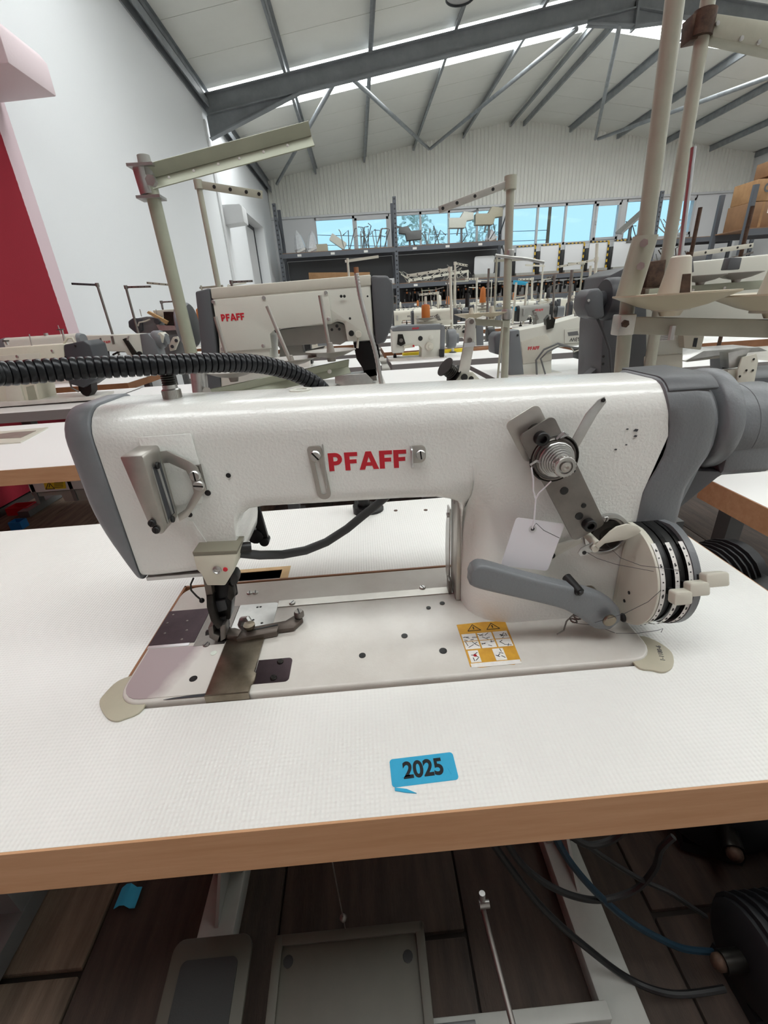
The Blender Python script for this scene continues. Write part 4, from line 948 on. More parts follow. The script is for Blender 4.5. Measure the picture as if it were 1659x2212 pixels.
g.add([q for r in rows for q in r]+[q+V(0, 0, .0008) for r in rows for q in r], [(i*3+j, i*3+j+1, i*3+j+4, i*3+j+3) for i in range(4) for j in range(2)]+[(15+i*3+j, 15+i*3+j+3, 15+i*3+j+4, 15+i*3+j+1) for i in range(4) for j in range(2)])
obj('paper_scrap', g, 'tape', loc=(p.x, p.y, .002), label='crumpled blue paper scrap on the floor under the table', cat='paper scrap')

# ================================================================== THINGS AROUND THE LARGE MACHINE
def depth_of(p): return (Vector(p)-CAMPOS).dot(FX)
def rpx(n, p): return n*depth_of(p)/FPX
class At:
    """parts of a background thing traced at one distance: each traced outline gets its own real depth and thickness"""
    def __init__(s, root, Y): s.r = root; s.Y = Y; s.o = Vector(root.location)
    def p(s, x, y, dy=0): return at(x, y, s.Y+dy)-s.o
    def poly(s, name, pts, t, m, dy=0, bevel=0, parent=None, **kw):
        q = [s.p(x, y, dy) for x, y in pts]; h = G().prism([(a.x, a.z) for a in q], (0, q[0].y, 0), (1, 0, 0), (0, 0, 1), -t)
        return obj(name, h, m, parent or s.r, bevel=bevel, **kw)
    def base(s, name, x0, x1, y, t, m, dy=0):
        a, b_ = s.p(x0, y, dy), s.p(x1, y, dy); z0 = T-s.o.z; return obj(name, G().box(a.x, b_.x, a.y, a.y+t, z0, max(a.z, z0+.01)), m, s.r, bevel=.004)
    def rod(s, name, pts, npx, m, dy=0, n=10, parent=None, dys=None):
        q = [s.p(x, y, dy if dys is None else dys[i]) for i, (x, y) in enumerate(pts)]; r = rpx(npx, q[0]+s.o)/2
        return obj(name, G().tube(q, r, n), m, parent or s.r)
    def disc(s, name, x, y, rp, t, m, dy=0, ax=(0, -1, 0), parent=None, n=24, hub=0):
        c = s.p(x, y, dy); r = rpx(rp, c+s.o); pr = [(0, 0), (r*.92, 0), (r, t*.15), (r, t*.85), (r*.92, t)]+([(r*hub, t), (r*hub, t*1.4), (0, t*1.4)] if hub else [(0, t)])
        return obj(name, G().lathe(c, ax, pr, n), m, parent or s.r)
def word(A, txt, x, y, hpx, m='red', dy=-.001, parent=None, slope=-.06):
    c = A.p(x, y, dy); h_ = rpx(hpx, c+A.o); g = G(); L = letters(G(), txt, (0, 0, 0), (1, 0, 0), (0, 0, 1))
    letters(g, txt, c-V(L*h_*.45, 0, h_*.5), (h_*.9, 0, 0), (0, 0, h_), 1, -.0006); return obj('lettering', g, m, parent or A.r, smooth=0)
# black ribbed conduit of the lamp
cp = [((-420, 690), -.05), ((-270, 725), -.035), ((-130, 770), -.015), ((-60, 800), .012), ((0, 807), .034), ((150, 797), .062), ((300, 790), .085), ((362, 788), .096), ((450, 784), .115), ((540, 785), .140), ((600, 795), .158), ((650, 812), .172), ((692, 838), .184), ((722, 880), .215), ((745, 940), .27), ((768, 1000), .335), ((782, 1050), .366)]
raw = [at(*p_, y) for p_, y in cp]
fine = catmull(raw, 60); L = [0]
for i in range(1, len(fine)): L.append(L[-1]+(fine[i]-fine[i-1]).length)
def along(s_):
    i = next((k for k in range(1, len(L)) if L[k] >= s_), len(L)-1); t = (s_-L[i-1])/max(1e-9, L[i]-L[i-1]); return fine[i-1].lerp(fine[i], min(1, t))
cr = thing('lamp_conduit', 'black ribbed flexible lamp conduit passing over the left end of the large machine', 'conduit', tuple(raw[7]))
pitch = .0052; pts = []; rr = []; s_ = 0
while s_ < L[-1]-pitch:
    for q, r in ((0, .0066), (.12, .0080), (.55, .0084), (.88, .0080), (.97, .0066)): pts.append(along(s_+q*pitch)-raw[7]); rr.append(r)
    s_ += pitch
obj('ribbed_sleeve', G().tube(pts, rr, 16), 'conduit', cr, smooth=30)
obj('end_fitting', G().cyl(raw[-1]-raw[7], V(raw[-1].x, raw[-1].y, T)-raw[7], .010).cyl(V(raw[-1].x, raw[-1].y, T+.012)-raw[7], V(raw[-1].x, raw[-1].y, T)-raw[7], .018), 'blued', cr)
dl_ = (raw[0]-raw[1]).normalized(); obj('lamp_head', G().lathe(raw[0]-raw[7]-dl_*.004, (dl_.x, dl_.y, dl_.z-.5), [(.010, 0), (.013, .010), (.016, .030), (.026, .060), (.0275, .062), (.024, .060), (.012, .030), (0, .028)], 24), 'blued', cr)
# bobbin winder behind the arm
bw = obj('bobbin_winder', G().prism([(q.x, q.z) for q in [at(x, y, .168)-V(0, 0, T) for x, y in ((968, 826), (982, 808), (1000, 802), (1022, 804), (1038, 820), (1040, 850), (966, 850))]], (0, .168, 0), (1, 0, 0), (0, 0, 1), -.004), 'ivory', mc, bevel=.0006)
q = [at(x, y, .160)-V(0, 0, T) for x, y in ((1007, 692), (1014, 686), (1024, 687), (1028, 697), (1024, 748), (1013, 808), (990, 804), (1001, 748))]
wl_ = obj('winder_lever', G().prism([(a.x, a.z) for a in q], (0, .160, 0), (1, 0, 0), (0, 0, 1), -.0022), 'steelwarm', bw, bevel=.0004)
q = [at(x, y, .159)-V(0, 0, T) for x, y in ((1002, 741), (1026, 739), (1025, 748), (1001, 750))]; obj('lever_step', G().prism([(a.x, a.z) for a in q], (0, .157, 0), (1, 0, 0), (0, 0, 1), -.005), 'chrome', bw)
for x, y in ((1019, 695), (1015, 735)): obj('lever_screw', G().cyl(at(x, y, .158)-V(0, 0, T), at(x, y, .1595)-V(0, 0, T), .0022), 'steel_dk', bw)
c = at(980, 800, .166)-V(0, 0, T); obj('thread_spool', G().lathe(c-V(.004, 0, 0), (.6, .2, -.5), [(.010, -.007), (.010, -.006), (.006, -.0055)]+[(.0065+.0006*(i % 2), -.005+.001*i) for i in range(11)]+[(.006, .0055), (.010, .006), (.010, .007)], 20, True), 'darkmetal', bw)
hole(bw, at(1003, 815, .1655)-V(0, 0, T), (0, -1, 0), .003); hole(bw, at(1018, 818, .1655)-V(0, 0, T), (0, -1, 0), .0022)

# ------------------------------------------------------------------ thread stands
def angle_bar(p0, p1, wd, th, up=(0, 0, 1), flange=.6):
    """folded V-section bar"""
    h = G(); p0, p1 = Vector(p0), Vector(p1); d = (p1-p0).normalized(); sd = d.cross(Vector(up)).normalized(); u = sd.cross(d)
    for a, b_ in ((u*wd*.5, sd*wd*.30), (-u*wd*.5, sd*wd*.30)):
        m_ = sd*-wd*.0; q = [p0, p1, p1+a+b_, p0+a+b_]; n_ = (q[1]-q[0]).cross(q[2]-q[0]).normalized()*th
        h.add(q+[k+n_ for k in q], [(0, 1, 2, 3), (7, 6, 5, 4), (0, 4, 5, 1), (1, 5, 6, 2), (2, 6, 7, 3), (3, 7, 4, 0)])
    return h
def dish(parent, p, r, m='dishgrey', cone=.04, conem='cone', pin=None, o=V(0, 0, 0), slot=True):
    """shallow spool dish with hub, cone holder and pin"""
    p = Vector(p)-o; ds = obj('spool_dish', G().lathe(p, (0, 0, 1), [(r*.16, -.004), (r*.2, .002), (r*.55, r*.12), (r, r*.30), (r*1.0, r*.325), (r*.54, r*.145), (r*.2, r*.06), (0, r*.05)], 32), m, parent)
    if cone:
        cn = obj('cone_holder', G().lathe(p+V(0, 0, .003), (0, 0, 1), [(cone*.36, 0), (cone*.36, .002), (cone*.19, cone*.97), (cone*.15, cone), (0, cone)], 20), conem, ds)
        if slot:
            obj('cone_slot', G().prism([(-cone*.09, cone*.22), (cone*.13, cone*.22), (cone*.10, cone*.66), (-cone*.06, cone*.66)], p+V(0, -cone*.37, .003), (1, 0, 0), (0, .17, 1), -cone*.06), 'rust', ds)
    if pin: obj('spool_pin', G().cyl(p+V(0, 0, .0), Vector(pin)-o, rpx(7, pin)/2 if False else .0036, n=10), 'chrome', ds)
    return ds
# left stand on the table
Y1 = .372; b0 = at(437, 842, Y1); base = V(b0.x, Y1, T)
s1 = thing('thread_stand', 'grey-green thread stand with a raised slanted arm, left of the machine head', 'thread stand', tuple(base)); O = base
tp1, bt = at(318, 372, Y1)-O, V(0, 0, 0)
obj('stand_pole', G().cyl(V(0, 0, .004), tp1, .0080, n=16), 'standgreen', s1)
obj('pole_tip', G().cyl(tp1-V(0, 0, .004), tp1+(tp1.normalized())*.016, .0085, .007, n=16), 'framepaint', s1)
obj('base_flange', G().lathe((0, 0, 0), (0, 0, 1), [(.026, 0), (.026, .004), (.012, .006), (.010, .02), (0, .02)], 20), 'black', s1)
a, b_ = at(322, 386, Y1)-O, at(672, 292, Y1+.03)-O
ta = obj('guide_arm', angle_bar(a, b_, .024, .0014, up=(0, 0, 1)), 'standgreen', s1)
for f_ in (.12, .27, .42, .55, .70, .85):
    for k_ in (-.25, .28): hole(ta, a.lerp(b_, f_)+V(0, -.0035, .0135*k_*1.4), (0, -1, 0), .0013, 'thread_hole', 'labelwhite')
cl = obj('arm_clamp', G().cyl(a-V(.004, 0, .016), a-V(.006, 0, -.012), .0100, n=14).box(a.x-.016, a.x+.012, a.y-.012, a.y+.010, a.z-.021, a.z-.018).box(a.x-.018, a.x+.012, a.y-.012, a.y+.010, a.z+.010, a.z+.013), 'steel', s1)
obj('clamp_bolt', G().cyl(a+V(.008, -.012, -.006), a+V(.008, -.02, -.006), .006, n=6), 'steel', cl)
a, b_ = at(428, 862, Y1)-O, at(752, 790, Y1+.11)-O
sbz = obj('spool_bar', angle_bar(a, b_, .022, .0016), 'standgreen', s1)
for f_ in (.04, .18, .62, .86): hole(sbz, a.lerp(b_, f_)+V(0, -.004, -.002), (0, -1, 0), .0030, 'thread_hole', 'labelwhite')
cl = obj('bar_clamp', G().cyl(at(428, 800, Y1)-O, at(436, 868, Y1)-O, .0110, n=14), 'steel', s1); obj('clamp_bolt', G().cyl(at(447, 845, Y1-.012)-O, at(447, 845, Y1-.022)-O, .006, n=6), 'steelwarm', cl)
for (x, y), dy, (px, py) in (((505, 818), .03, (465, 684)), ((632, 792), .07, (577, 661)), ((716, 775), .098, (691, 638))):
    p_ = at(x, y, Y1+dy); dd = dish(s1, p_, rpx(54, p_), 'dishgrey', cone=.022 if x > 700 else .014, conem='dishgrey', o=O, slot=False)
    obj('spool_pin', G().cyl(p_-O, at(px, py, Y1+dy)-O, rpx(8, p_)/2), 'steelwarm', dd)
# right stand of the table, cream tube
Y2 = .380; bb = at(1345, 800, Y2); base = V(.636, Y2, T)
s2 = thing('thread_stand', 'cream tube thread stand right behind the machine, its bar holding cream spool dishes', 'thread stand', tuple(base)); O = base
top_ = at(1463, -40, Y2)-O; mid = at(1393, 515, Y2)-O; lo = at(1358, 632, Y2)-O
obj('stand_pole', G().cyl((0, 0, .003), lo, .0098, n=18).cyl(mid, top_, .0102, n=18), 'standcream', s2)
obj('base_flange', G().lathe((0, 0, 0), (0, 0, 1), [(.026, 0), (.026, .004), (.012, .006), (.010, .02), (0, .02)], 20), 'black', s2)
dcc = (mid-lo).normalized(); g = G().loft([[c+V(.0165*math.cos(a_), .011*math.sin(a_), 0) for a_ in [2*PI*i/18 for i in range(18)]] for c in (lo-dcc*.004, lo, mid, mid+dcc*.003)])
cp_ = obj('pole_coupling', g, 'standcream', s2)
for x, y in ((1391, 525), (1384, 575)): obj('coupling_bolt', G().cyl(at(x, y, Y2-.010)-O, at(x, y, Y2-.019)-O, .0052, n=6), 'steel', cp_)
a, b_ = at(1335, 702, Y2-.014)-O, at(1760, 712, Y2-.075)-O
br = obj('spool_bar', G().beam(a, b_, .020, .022), 'standcream', s2, bevel=.001)
obj('bar_end', G().beam(a-V(.004, 0, 0), a+V(.018, -.002, 0), .026, .027), 'steelwarm', br, bevel=.002); obj('end_screw', G().cyl(a+V(.001, -.014, .002), a+V(.001, -.018, .002), .005, n=6), 'rust', br)
for i, f_ in enumerate((.25, .78)):
    p_ = a.lerp(b_, f_)+O+V(0, -.006, .013); c = (.064, .085)[i]
    dd = dish(s2, p_+V(0, 0, .004), (.074, .082)[i], 'dishcream', cone=c, o=O)
    obj('dish_bolt', G().cyl(p_-O-V(0, .012, .012), p_-O-V(0, .012, .030), .004, n=6), 'steel', dd)
    if i == 0: obj('spool_pin', G().cyl(p_-O+V(0, 0, .05), at(1498, 318, p_.y)-O, .0032, n=12), 'chrome', dd)
    else: obj('spool_pin', G().cyl(p_-O+V(0, 0, .03), at(1700, 420, p_.y)-O, .0032, n=12), 'chrome', dd)

# ================================================================== OTHER TABLES
ORD = ['first', 'second', 'third', 'fourth', 'fifth', 'sixth', 'seventh', 'eighth', 'ninth', 'tenth', 'eleventh', 'twelfth', 'thirteenth', 'fourteenth', 'fifteenth']
def table(label, x0, x1, y0, y1, edge='greyedge', rails=True, group='white sewing tables in rows', th=.04, cols=(.2, .8)):
    t = thing('sewing_table', label, 'table', (x0, y0, T), 0, group); w_, d_ = x1-x0, y1-y0
    obj('tabletop', G().box(0, w_, 0, d_, -.002, 0), 'laminate_far', t, smooth=0)
    obj('core_board', G().box(.001, w_-.001, .001, d_-.001, -th, -.002), edge, t, smooth=0)
    obj('edge_band', G().box(-.001, w_+.001, -.0012, .001, -th, -.0008).box(-.0012, .001, 0, d_, -th, -.0008), edge, t, smooth=0)
    for x in (w_*cols[0], w_*cols[1]):
        obj('column', G().box(x-.03, x+.03, d_*.62, d_*.62+.06, -.735, -th), 'frame_dk', t, smooth=0)
        if rails: obj('foot_rail', G().box(x-.034, x+.034, .0, d_, -.775, -.735), 'frame_dk', t, smooth=0)
    return t
table('white table with reddish beech side edge, right of the nearest table', .815, 1.90, -.12, .405, 'wood')
table('white table left of the nearest table, only its grey foot rail in view', -1.50, -.44, -.11, .40, 'wood', cols=(.1, .9))
tL = table('white table with beech edge behind the left half of the nearest table', -1.56, -.44, .765, 1.32, 'wood')
table('white table under the boxy machine behind the nearest machine', -.42, .66, .775, 1.30, 'greyedge')
table('white table under the tall grey-ended machine at the right', .70, 1.80, .775, 1.30, 'greyedge')
table('white table with grey edge close to the red wall', -2.26, -.92, 1.60, 2.12, 'greyedge')
table('white table behind the boxy machine, left of the middle', -.90, -.02, 1.60, 2.12, 'greyedge')
table('white table in the third row in front of the middle aisle', .02, .76, 1.62, 2.12, 'greyedge')
table('white table under the machine with the tangled grey cables', .80, 1.95, 1.56, 2.10, 'greyedge')
rows = [(2.36, 2.88), (3.15, 3.68), (4.15, 4.68), (5.2, 5.73), (6.3, 6.83), (7.4, 7.93), (8.5, 9.03), (9.7, 10.23), (11.0, 11.53), (12.4, 12.93)]
spots = []
for ri, (y0, y1) in enumerate(rows):
    x = -2.2 if ri < 4 else (-1.9 if ri < 8 else -1.2); k = 0; lim = .235+(y0+.285)*.86
    while x+1.1 < min(lim+.6, 11.2):
        table('white table in the %s row from the front, %s from the red wall side' % (ORD[ri+3], ORD[k]), x, x+1.1, y0, y1, 'greyedge' if (ri+k) % 3 else 'brownedge', rails=ri < 3)
        spots.append((ri, k, x, y0)); x += 1.1+(.06 if k % 3 else .35); k += 1

# ================================================================== BACKGROUND MACHINES, TRACED ONE BY ONE
def small_bits(A, x, y, sc=1, parent=None, m='blued', dy=.04):
    """needle bar and presser foot hanging below a head at pixel x, y"""
    p_ = A.p(x, y, dy); g = G().cyl(p_+V(0, 0, .02*sc), p_-V(0, 0, .055*sc), .005*sc, n=8).box(p_.x-.010*sc, p_.x+.008*sc, p_.y-.008*sc, p_.y+.008*sc, p_.z-.045*sc, p_.z-.012*sc).box(p_.x-.012*sc, p_.x+.012*sc, p_.y-.014*sc, p_.y+.010*sc, p_.z-.060*sc, p_.z-.055*sc)
    return obj('presser_foot', g, m, parent or A.r)
# B: boxy long-arm machine seen from behind
rB = thing('sewing_machine', 'boxy light grey sewing machine seen from behind, dark grey head at right', 'sewing machine', (-.05, 1.0, T)); B = At(rB, .93)
body_ = B.poly('arm_body', [(455, 624), (640, 610), (800, 597), (808, 735), (750, 738), (744, 698), (728, 694), (715, 700), (594, 711), (582, 722), (588, 860), (478, 866), (470, 700)], .13, 'paint_smooth', bevel=.006)
B.poly('top_cover', [(454, 622), (640, 606), (801, 593), (802, 617), (640, 630), (457, 646)], .12, 'ivory', dy=-.002, bevel=.003)
pl_ = B.poly('back_plate', [(459, 648), (708, 628), (717, 697), (594, 711), (583, 722), (587, 752), (478, 761)], .004, 'paint_smooth', dy=-.004, bevel=.001)
for x, y in ((461, 652), (570, 643), (704, 632), (710, 689), (569, 747), (481, 754)): B.disc('plate_screw', x, y, 4, .002, 'steel', dy=-.0045, parent=pl_, n=12)
word(B, 'PFAFF', 503, 685, 14, dy=-.0048, parent=pl_)
B.poly('head_cover', [(801, 595), (838, 595), (848, 612), (852, 660), (848, 700), (832, 740), (812, 746)], .14, 'dkgrey', dy=-.004, bevel=.006)
B.poly('rear_cover', [(421, 630), (452, 622), (462, 700), (480, 866), (442, 868), (431, 720)], .13, 'dkgrey', dy=-.003, bevel=.004)
B.disc('handwheel', 418, 702, 44, .03, 'grey', ax=(-1, 0, 0), dy=.06, hub=.3)
B.poly('arm_step', [(600, 713), (728, 696), (745, 702), (752, 735), (735, 745), (700, 742), (610, 748)], .09, 'framepaint', dy=.03, bevel=.002)
for x, y, r in ((737, 640, 3), (744, 640, 3), (794, 640, 2), (756, 688, 2.6), (759, 720, 6), (728, 704, 3.5), (717, 712, 3), (733, 711, 3), (597, 715, 4)): B.disc('dark_hole', x, y, r, .001, 'black', dy=-.0052 if y < 700 else -.003, n=12)
B.disc('knob', 774, 722, 7, .012, 'ivory', dy=-.004); B.rod('knob_stem', [(774, 726), (772, 752)], 5, 'ivory', dy=-.008)
B.poly('needle_head', [(763, 740), (815, 736), (822, 770), (812, 790), (815, 812), (790, 818), (783, 795), (770, 775)], .05, 'blued', dy=.03, bevel=.002)
B.poly('presser_foot', [(788, 800), (812, 797), (814, 822), (790, 824)], .03, 'steel_dk', dy=.03)
B.poly('cloth_plate', [(723, 812), (790, 806), (806, 822), (800, 842), (770, 846), (724, 828)], .05, 'steel', dy=.02, bevel=.001)
B.poly('rating_plate', [(520, 772), (562, 769), (562, 800), (520, 809)], .001, 'labelwhite', dy=-.0015); word(B, 'FF', 530, 806, 4, 'ink', dy=-.002)
B.poly('blue_sticker', [(527, 836), (562, 831), (566, 848), (527, 852)], .001, 'bluebox', dy=-.030)
B.poly('bed', [(440, 858), (835, 832), (835, 850), (440, 880)], .18, 'bedpaint', dy=-.02, bevel=.003)
B.poly('inner_bracket', [(604, 752), (612, 736), (650, 732), (655, 760), (700, 750), (690, 775), (604, 780)], .05, 'framepaint', dy=.05, bevel=.002)
B.base('pedestal', 445, 600, 862, .14, 'framepaint'); B.base('arm_post', 755, 806, 832, .05, 'framepaint', .03)
# steel gooseneck in front of B
gq = thing('gooseneck', 'thin spiral steel gooseneck standing before the boxy machine', 'lamp arm', (at(824, 835, .86).x, .86, T)); Gn = At(gq, .86)
P_ = catmull([Gn.p(x, y) for x, y in ((770, 590), (778, 640), (795, 705), (812, 765), (824, 832))], 14); obj('spiral_sleeve', G().tube(P_+[V(0, 0, 0)], [.0052+.0007*(i % 2) for i in range(len(P_)+1)], 10), 'steel', gq, smooth=20)
obj('neck_tip', G().cyl(P_[0], P_[0]+V(0, 0, .012), .0055), 'brownedge', gq)
# C: tall machine at the right, seen from behind
rC = thing('sewing_machine', 'tall cream sewing machine with dark grey end, right, behind the tube stands', 'sewing machine', (.85, .95, T)); C = At(rC, .86)
C.poly('arm_body', [(1395, 574), (1660, 549), (1860, 531), (1870, 660), (1500, 712), (1478, 722), (1474, 850), (1395, 855)], .13, 'paint_smooth', bevel=.006)
C.poly('lower_body', [(1392, 770), (1476, 764), (1474, 850), (1392, 855)], .14, 'ivory', dy=-.006, bevel=.003)
C.poly('rear_cover', [(1318, 594), (1352, 577), (1397, 573), (1398, 856), (1294, 862), (1303, 700)], .13, 'dkgrey', dy=-.003, bevel=.004)
for x, y in ((1345, 597), (1303, 770), (1302, 786)): C.disc('cover_screw', x, y, 3, .002, 'black', dy=-.004, n=10)
C.disc('handwheel', 1334, 645, 42, .034, 'charcoal', ax=(-1, 0, 0), dy=-.055, hub=.4)
mb = C.poly('position_sensor', [(1265, 640), (1276, 625), (1296, 622), (1304, 634), (1307, 684), (1290, 690), (1270, 684), (1262, 665)], .06, 'dkgrey', dy=-.085, bevel=.005)
C.disc('sensor_screw', 1271, 649, 3, .002, 'steel', dy=-.086, parent=mb, n=10); C.rod('sensor_cable', [(1290, 688), (1302, 715), (1316, 755), (1320, 810)], 6, 'rubber', dy=-.06, parent=mb)
np_ = C.poly('rating_plate', [(1409, 720), (1459, 716), (1459, 734), (1408, 740)], .001, 'labelwhite', dy=-.0015)
for i in range(4): C.poly('plate_line', [(1415, 723.5+i*3.6), (1452, 720.5+i*3.6), (1452, 721.6+i*3.6), (1415, 724.6+i*3.6)], .0004, 'frame_dk', dy=-.002, parent=np_)
sx = C.poly('switch_box', [(1476, 724), (1524, 720), (1515, 756), (1478, 752)], .05, 'cream', dy=-.02, bevel=.003); C.poly('box_label', [(1500, 730), (1508, 730), (1504, 750), (1496, 749)], .0005, 'ink', dy=-.021, parent=sx)
C.poly('bed', [(1294, 842), (1860, 800), (1860, 830), (1294, 872)], .18, 'dkgrey', dy=-.02, bevel=.003)
C.base('pedestal', 1300, 1478, 850, .14, 'dkgrey', -.01)
C.poly('cable_clip', [(1270, 812), (1310, 778), (1300, 815)], .03, 'dkgrey', dy=.02)
# things right of it: folded steel plates and a slotted bracket
r_ = thing('slotted_bracket', 'white slotted steel bracket plate at the right edge behind the motor', 'bracket', (at(1610, 850, .80).x, .80, T)); Q = At(r_, .80)
Q.poly('bracket_plate', [(1604, 772), (1634, 764), (1638, 780), (1628, 836), (1622, 880), (1590, 880), (1594, 800)], .004, 'ivory', bevel=.0006)
for x, y in ((1628, 776), (1612, 800), (1626, 800), (1598, 813), (1618, 836)): Q.disc('bracket_hole', x, y, 2.5, .001, 'darkmetal', dy=-.001, n=10)
Q.poly('bracket_flap', [(1573, 762), (1622, 752), (1600, 790), (1575, 796)], .03, 'steel', dy=.01, bevel=.001)
Q.poly('slotted_foot', [(1572, 800), (1606, 795), (1600, 880), (1566, 880)], .02, 'ivory', dy=.012)
r_ = thing('sheet_metal_guide', 'pale folded sheet metal guide lying at the right behind the bracket', 'guide', (at(1560, 800, 1.0).x, 1.0, T)); Q = At(r_, 1.0)
Q.poly('sheet', [(1482, 779), (1520, 758), (1640, 750), (1659, 758), (1570, 766)], .10, 'steel', bevel=.001); Q.poly('sheet_edge', [(1482, 778), (1570, 764), (1570, 772), (1484, 782)], .10, 'ivory', dy=.004); Q.poly('support', [(1560, 765), (1600, 762), (1600, 840), (1560, 845)], .05, 'dkgrey', dy=.03)
# D: machine with tangled cables
rD = thing('sewing_machine', 'small white sewing machine seen from behind with grey cables hanging at its upright', 'sewing machine', (.98, 1.72, T)); D_ = At(rD, 1.66)
D_.poly('arm_body', [(1121, 713), (1190, 700), (1292, 672), (1304, 690), (1304, 752), (1286, 756), (1284, 742), (1200, 752), (1192, 760), (1192, 812), (1126, 816)], .12, 'paint_smooth', bevel=.005)
D_.poly('rear_cover', [(1103, 715), (1122, 712), (1133, 817), (1102, 818), (1098, 770)], .12, 'grey', dy=-.002, bevel=.004)
D_.poly('motor', [(1067, 728), (1076, 718), (1100, 718), (1102, 766), (1090, 770), (1068, 764)], .10, 'dkgrey', dy=.01, bevel=.008)
D_.poly('back_plate', [(1126, 738), (1180, 722), (1192, 740), (1192, 778), (1130, 786)], .003, 'ivory', dy=-.003, bevel=.0006); word(D_, 'PFAFF', 1153, 752, 7, dy=-.0036)
D_.poly('slot_cover', [(1220, 712), (1278, 706), (1284, 738), (1220, 742)], .003, 'paint_smooth', dy=-.003); D_.poly('slot', [(1226, 718), (1248, 715), (1250, 724), (1228, 726)], .001, 'frame_dk', dy=-.0035)
for x, y in ((1118, 724), (1270, 713), (1277, 733), (1283, 722)): D_.disc('dark_hole', x, y, 2.4, .001, 'black', dy=-.0045, n=10)
me = text_mesh('chalk_number', 'M6563W', .022, 'ink'); o = link('chalk_number', me, rD, D_.p(1252, 732, -.0045)); o.rotation_euler = (PI/2, PI, 0)
D_.rod('cable', [(1160, 815), (1158, 778), (1175, 755), (1205, 742), (1240, 752), (1270, 750)], 4, 'frame_dk', dy=-.02); D_.rod('cable', [(1178, 808), (1168, 775), (1182, 760), (1210, 746), (1250, 752)], 3.5, 'frame_dk', dy=-.03); D_.rod('cable', [(1232, 748), (1240, 760), (1262, 752), (1275, 748)], 3, 'ivory', dy=-.03)
D_.poly('needle_head', [(1250, 756), (1292, 750), (1294, 772), (1270, 780), (1250, 776)], .06, 'motor_dk', dy=.02, bevel=.004)
D_.poly('bed', [(1098, 812), (1304, 800), (1304, 812), (1098, 826)], .17, 'bedpaint', dy=-.02, bevel=.003)
D_.poly('tension_unit', [(1180, 690), (1188, 680), (1200, 690), (1196, 708), (1182, 712)], .03, 'darkmetal', dy=-.01); D_.rod('lever', [(1188, 690), (1187, 680)], 4, 'steel', dy=-.01)
D_.poly('top_clip', [(1244, 690), (1252, 688), (1252, 676), (1245, 676)], .02, 'steel', dy=.02)
# E: front view machine in the middle
rE = thing('sewing_machine', 'white sewing machine facing us in the middle, grey top, round dial on upright', 'sewing machine', (.55, 2.62, T)); E_ = At(rE, 2.56)
E_.poly('arm_body', [(846, 714), (955, 708), (956, 776), (910, 778), (911, 752), (906, 747), (876, 750), (872, 762), (848, 764)], .13, 'paint_smooth', bevel=.006)
E_.poly('top_cover', [(847, 716), (848, 709), (862, 704), (954, 700), (955, 712)], .14, 'grey', dy=-.003, bevel=.004); word(E_, 'PFAFF', 898, 709.5, 4, dy=-.005)
E_.poly('rear_cover', [(952, 701), (960, 703), (962, 718), (960, 774), (950, 776)], .14, 'grey', dy=-.004, bevel=.004)
E_.disc('handwheel', 966, 732, 20, .05, 'grey', ax=(1, 0, 0), dy=.07, hub=.5)
E_.disc('stitch_dial', 927, 748, 9, .025, 'ivory', hub=.4); E_.disc('round_plate', 931, 729, 5, .003, 'paint_smooth'); E_.disc('oil_window', 908, 731, 5, .003, 'black')
E_.poly('tension_plate', [(860, 722), (870, 722), (876, 742), (866, 748), (858, 744)], .012, 'darkmetal', dy=-.012); E_.disc('tension_disc', 866, 735, 4, .02, 'steel_dk', dy=-.012)
E_.poly('ivory_keys', [(872, 747), (896, 744), (896, 750), (873, 753)], .01, 'cream', dy=-.01); E_.disc('keypin', 893, 747, 2, .012, 'red', dy=-.01)
E_.poly('scale_dial', [(950, 755), (960, 755), (959, 773), (950, 774)], .03, 'black', dy=-.03); small_bits(E_, 853, 762, 1.1)
E_.poly('bed', [(840, 776), (965, 770), (965, 776), (840, 783)], .18, 'bedpaint', dy=-.03, bevel=.003)
r_ = thing('measuring_strip', 'long yellow strip lying on the table behind the white machine in the middle', 'strip', (at(870, 768, 2.78).x, 2.78, T)); a_, b_ = V(0, 0, 0), V(.42, .06, 0)
obj('strip', G().beam(V(0, 0, .011), V(.42, .05, .011), .03, .02), 'yellow', r_); obj('strip_end', G().beam(V(.42, .05, .010), V(.6, .07, .010), .03, .018), 'brownedge', r_)
# F: white machine with dark maker lettering
rF = thing('sewing_machine', 'plain white sewing machine with dark lettering right of the middle', 'sewing machine', (1.0, 3.3, T)); F_ = At(rF, 3.2)
F_.poly('arm_body', [(960, 704), (1020, 700), (1040, 700), (1042, 756), (1012, 758), (1010, 736), (1004, 728), (975, 730), (972, 742), (960, 742)], .13, 'paint_smooth', bevel=.006)
me = text_mesh('maker_name', 'DÜRKOPP ADLER', .040, 'ink'); o = link('maker_name', me, rF, F_.p(988, 708, -.002)); o.rotation_euler.x = PI/2
F_.poly('rear_cover', [(1028, 700), (1044, 703), (1045, 756), (1030, 757)], .14, 'grey', dy=-.004, bevel=.004); F_.disc('handwheel', 1052, 722, 14, .05, 'black', ax=(1, 0, 0), dy=.07, hub=.4); F_.disc('dial', 1001, 716, 3, .02, 'black')
F_.poly('bed', [(950, 752), (1048, 748), (1048, 756), (950, 760)], .18, 'bedpaint', dy=-.03, bevel=.003); small_bits(F_, 966, 742, 1.0)
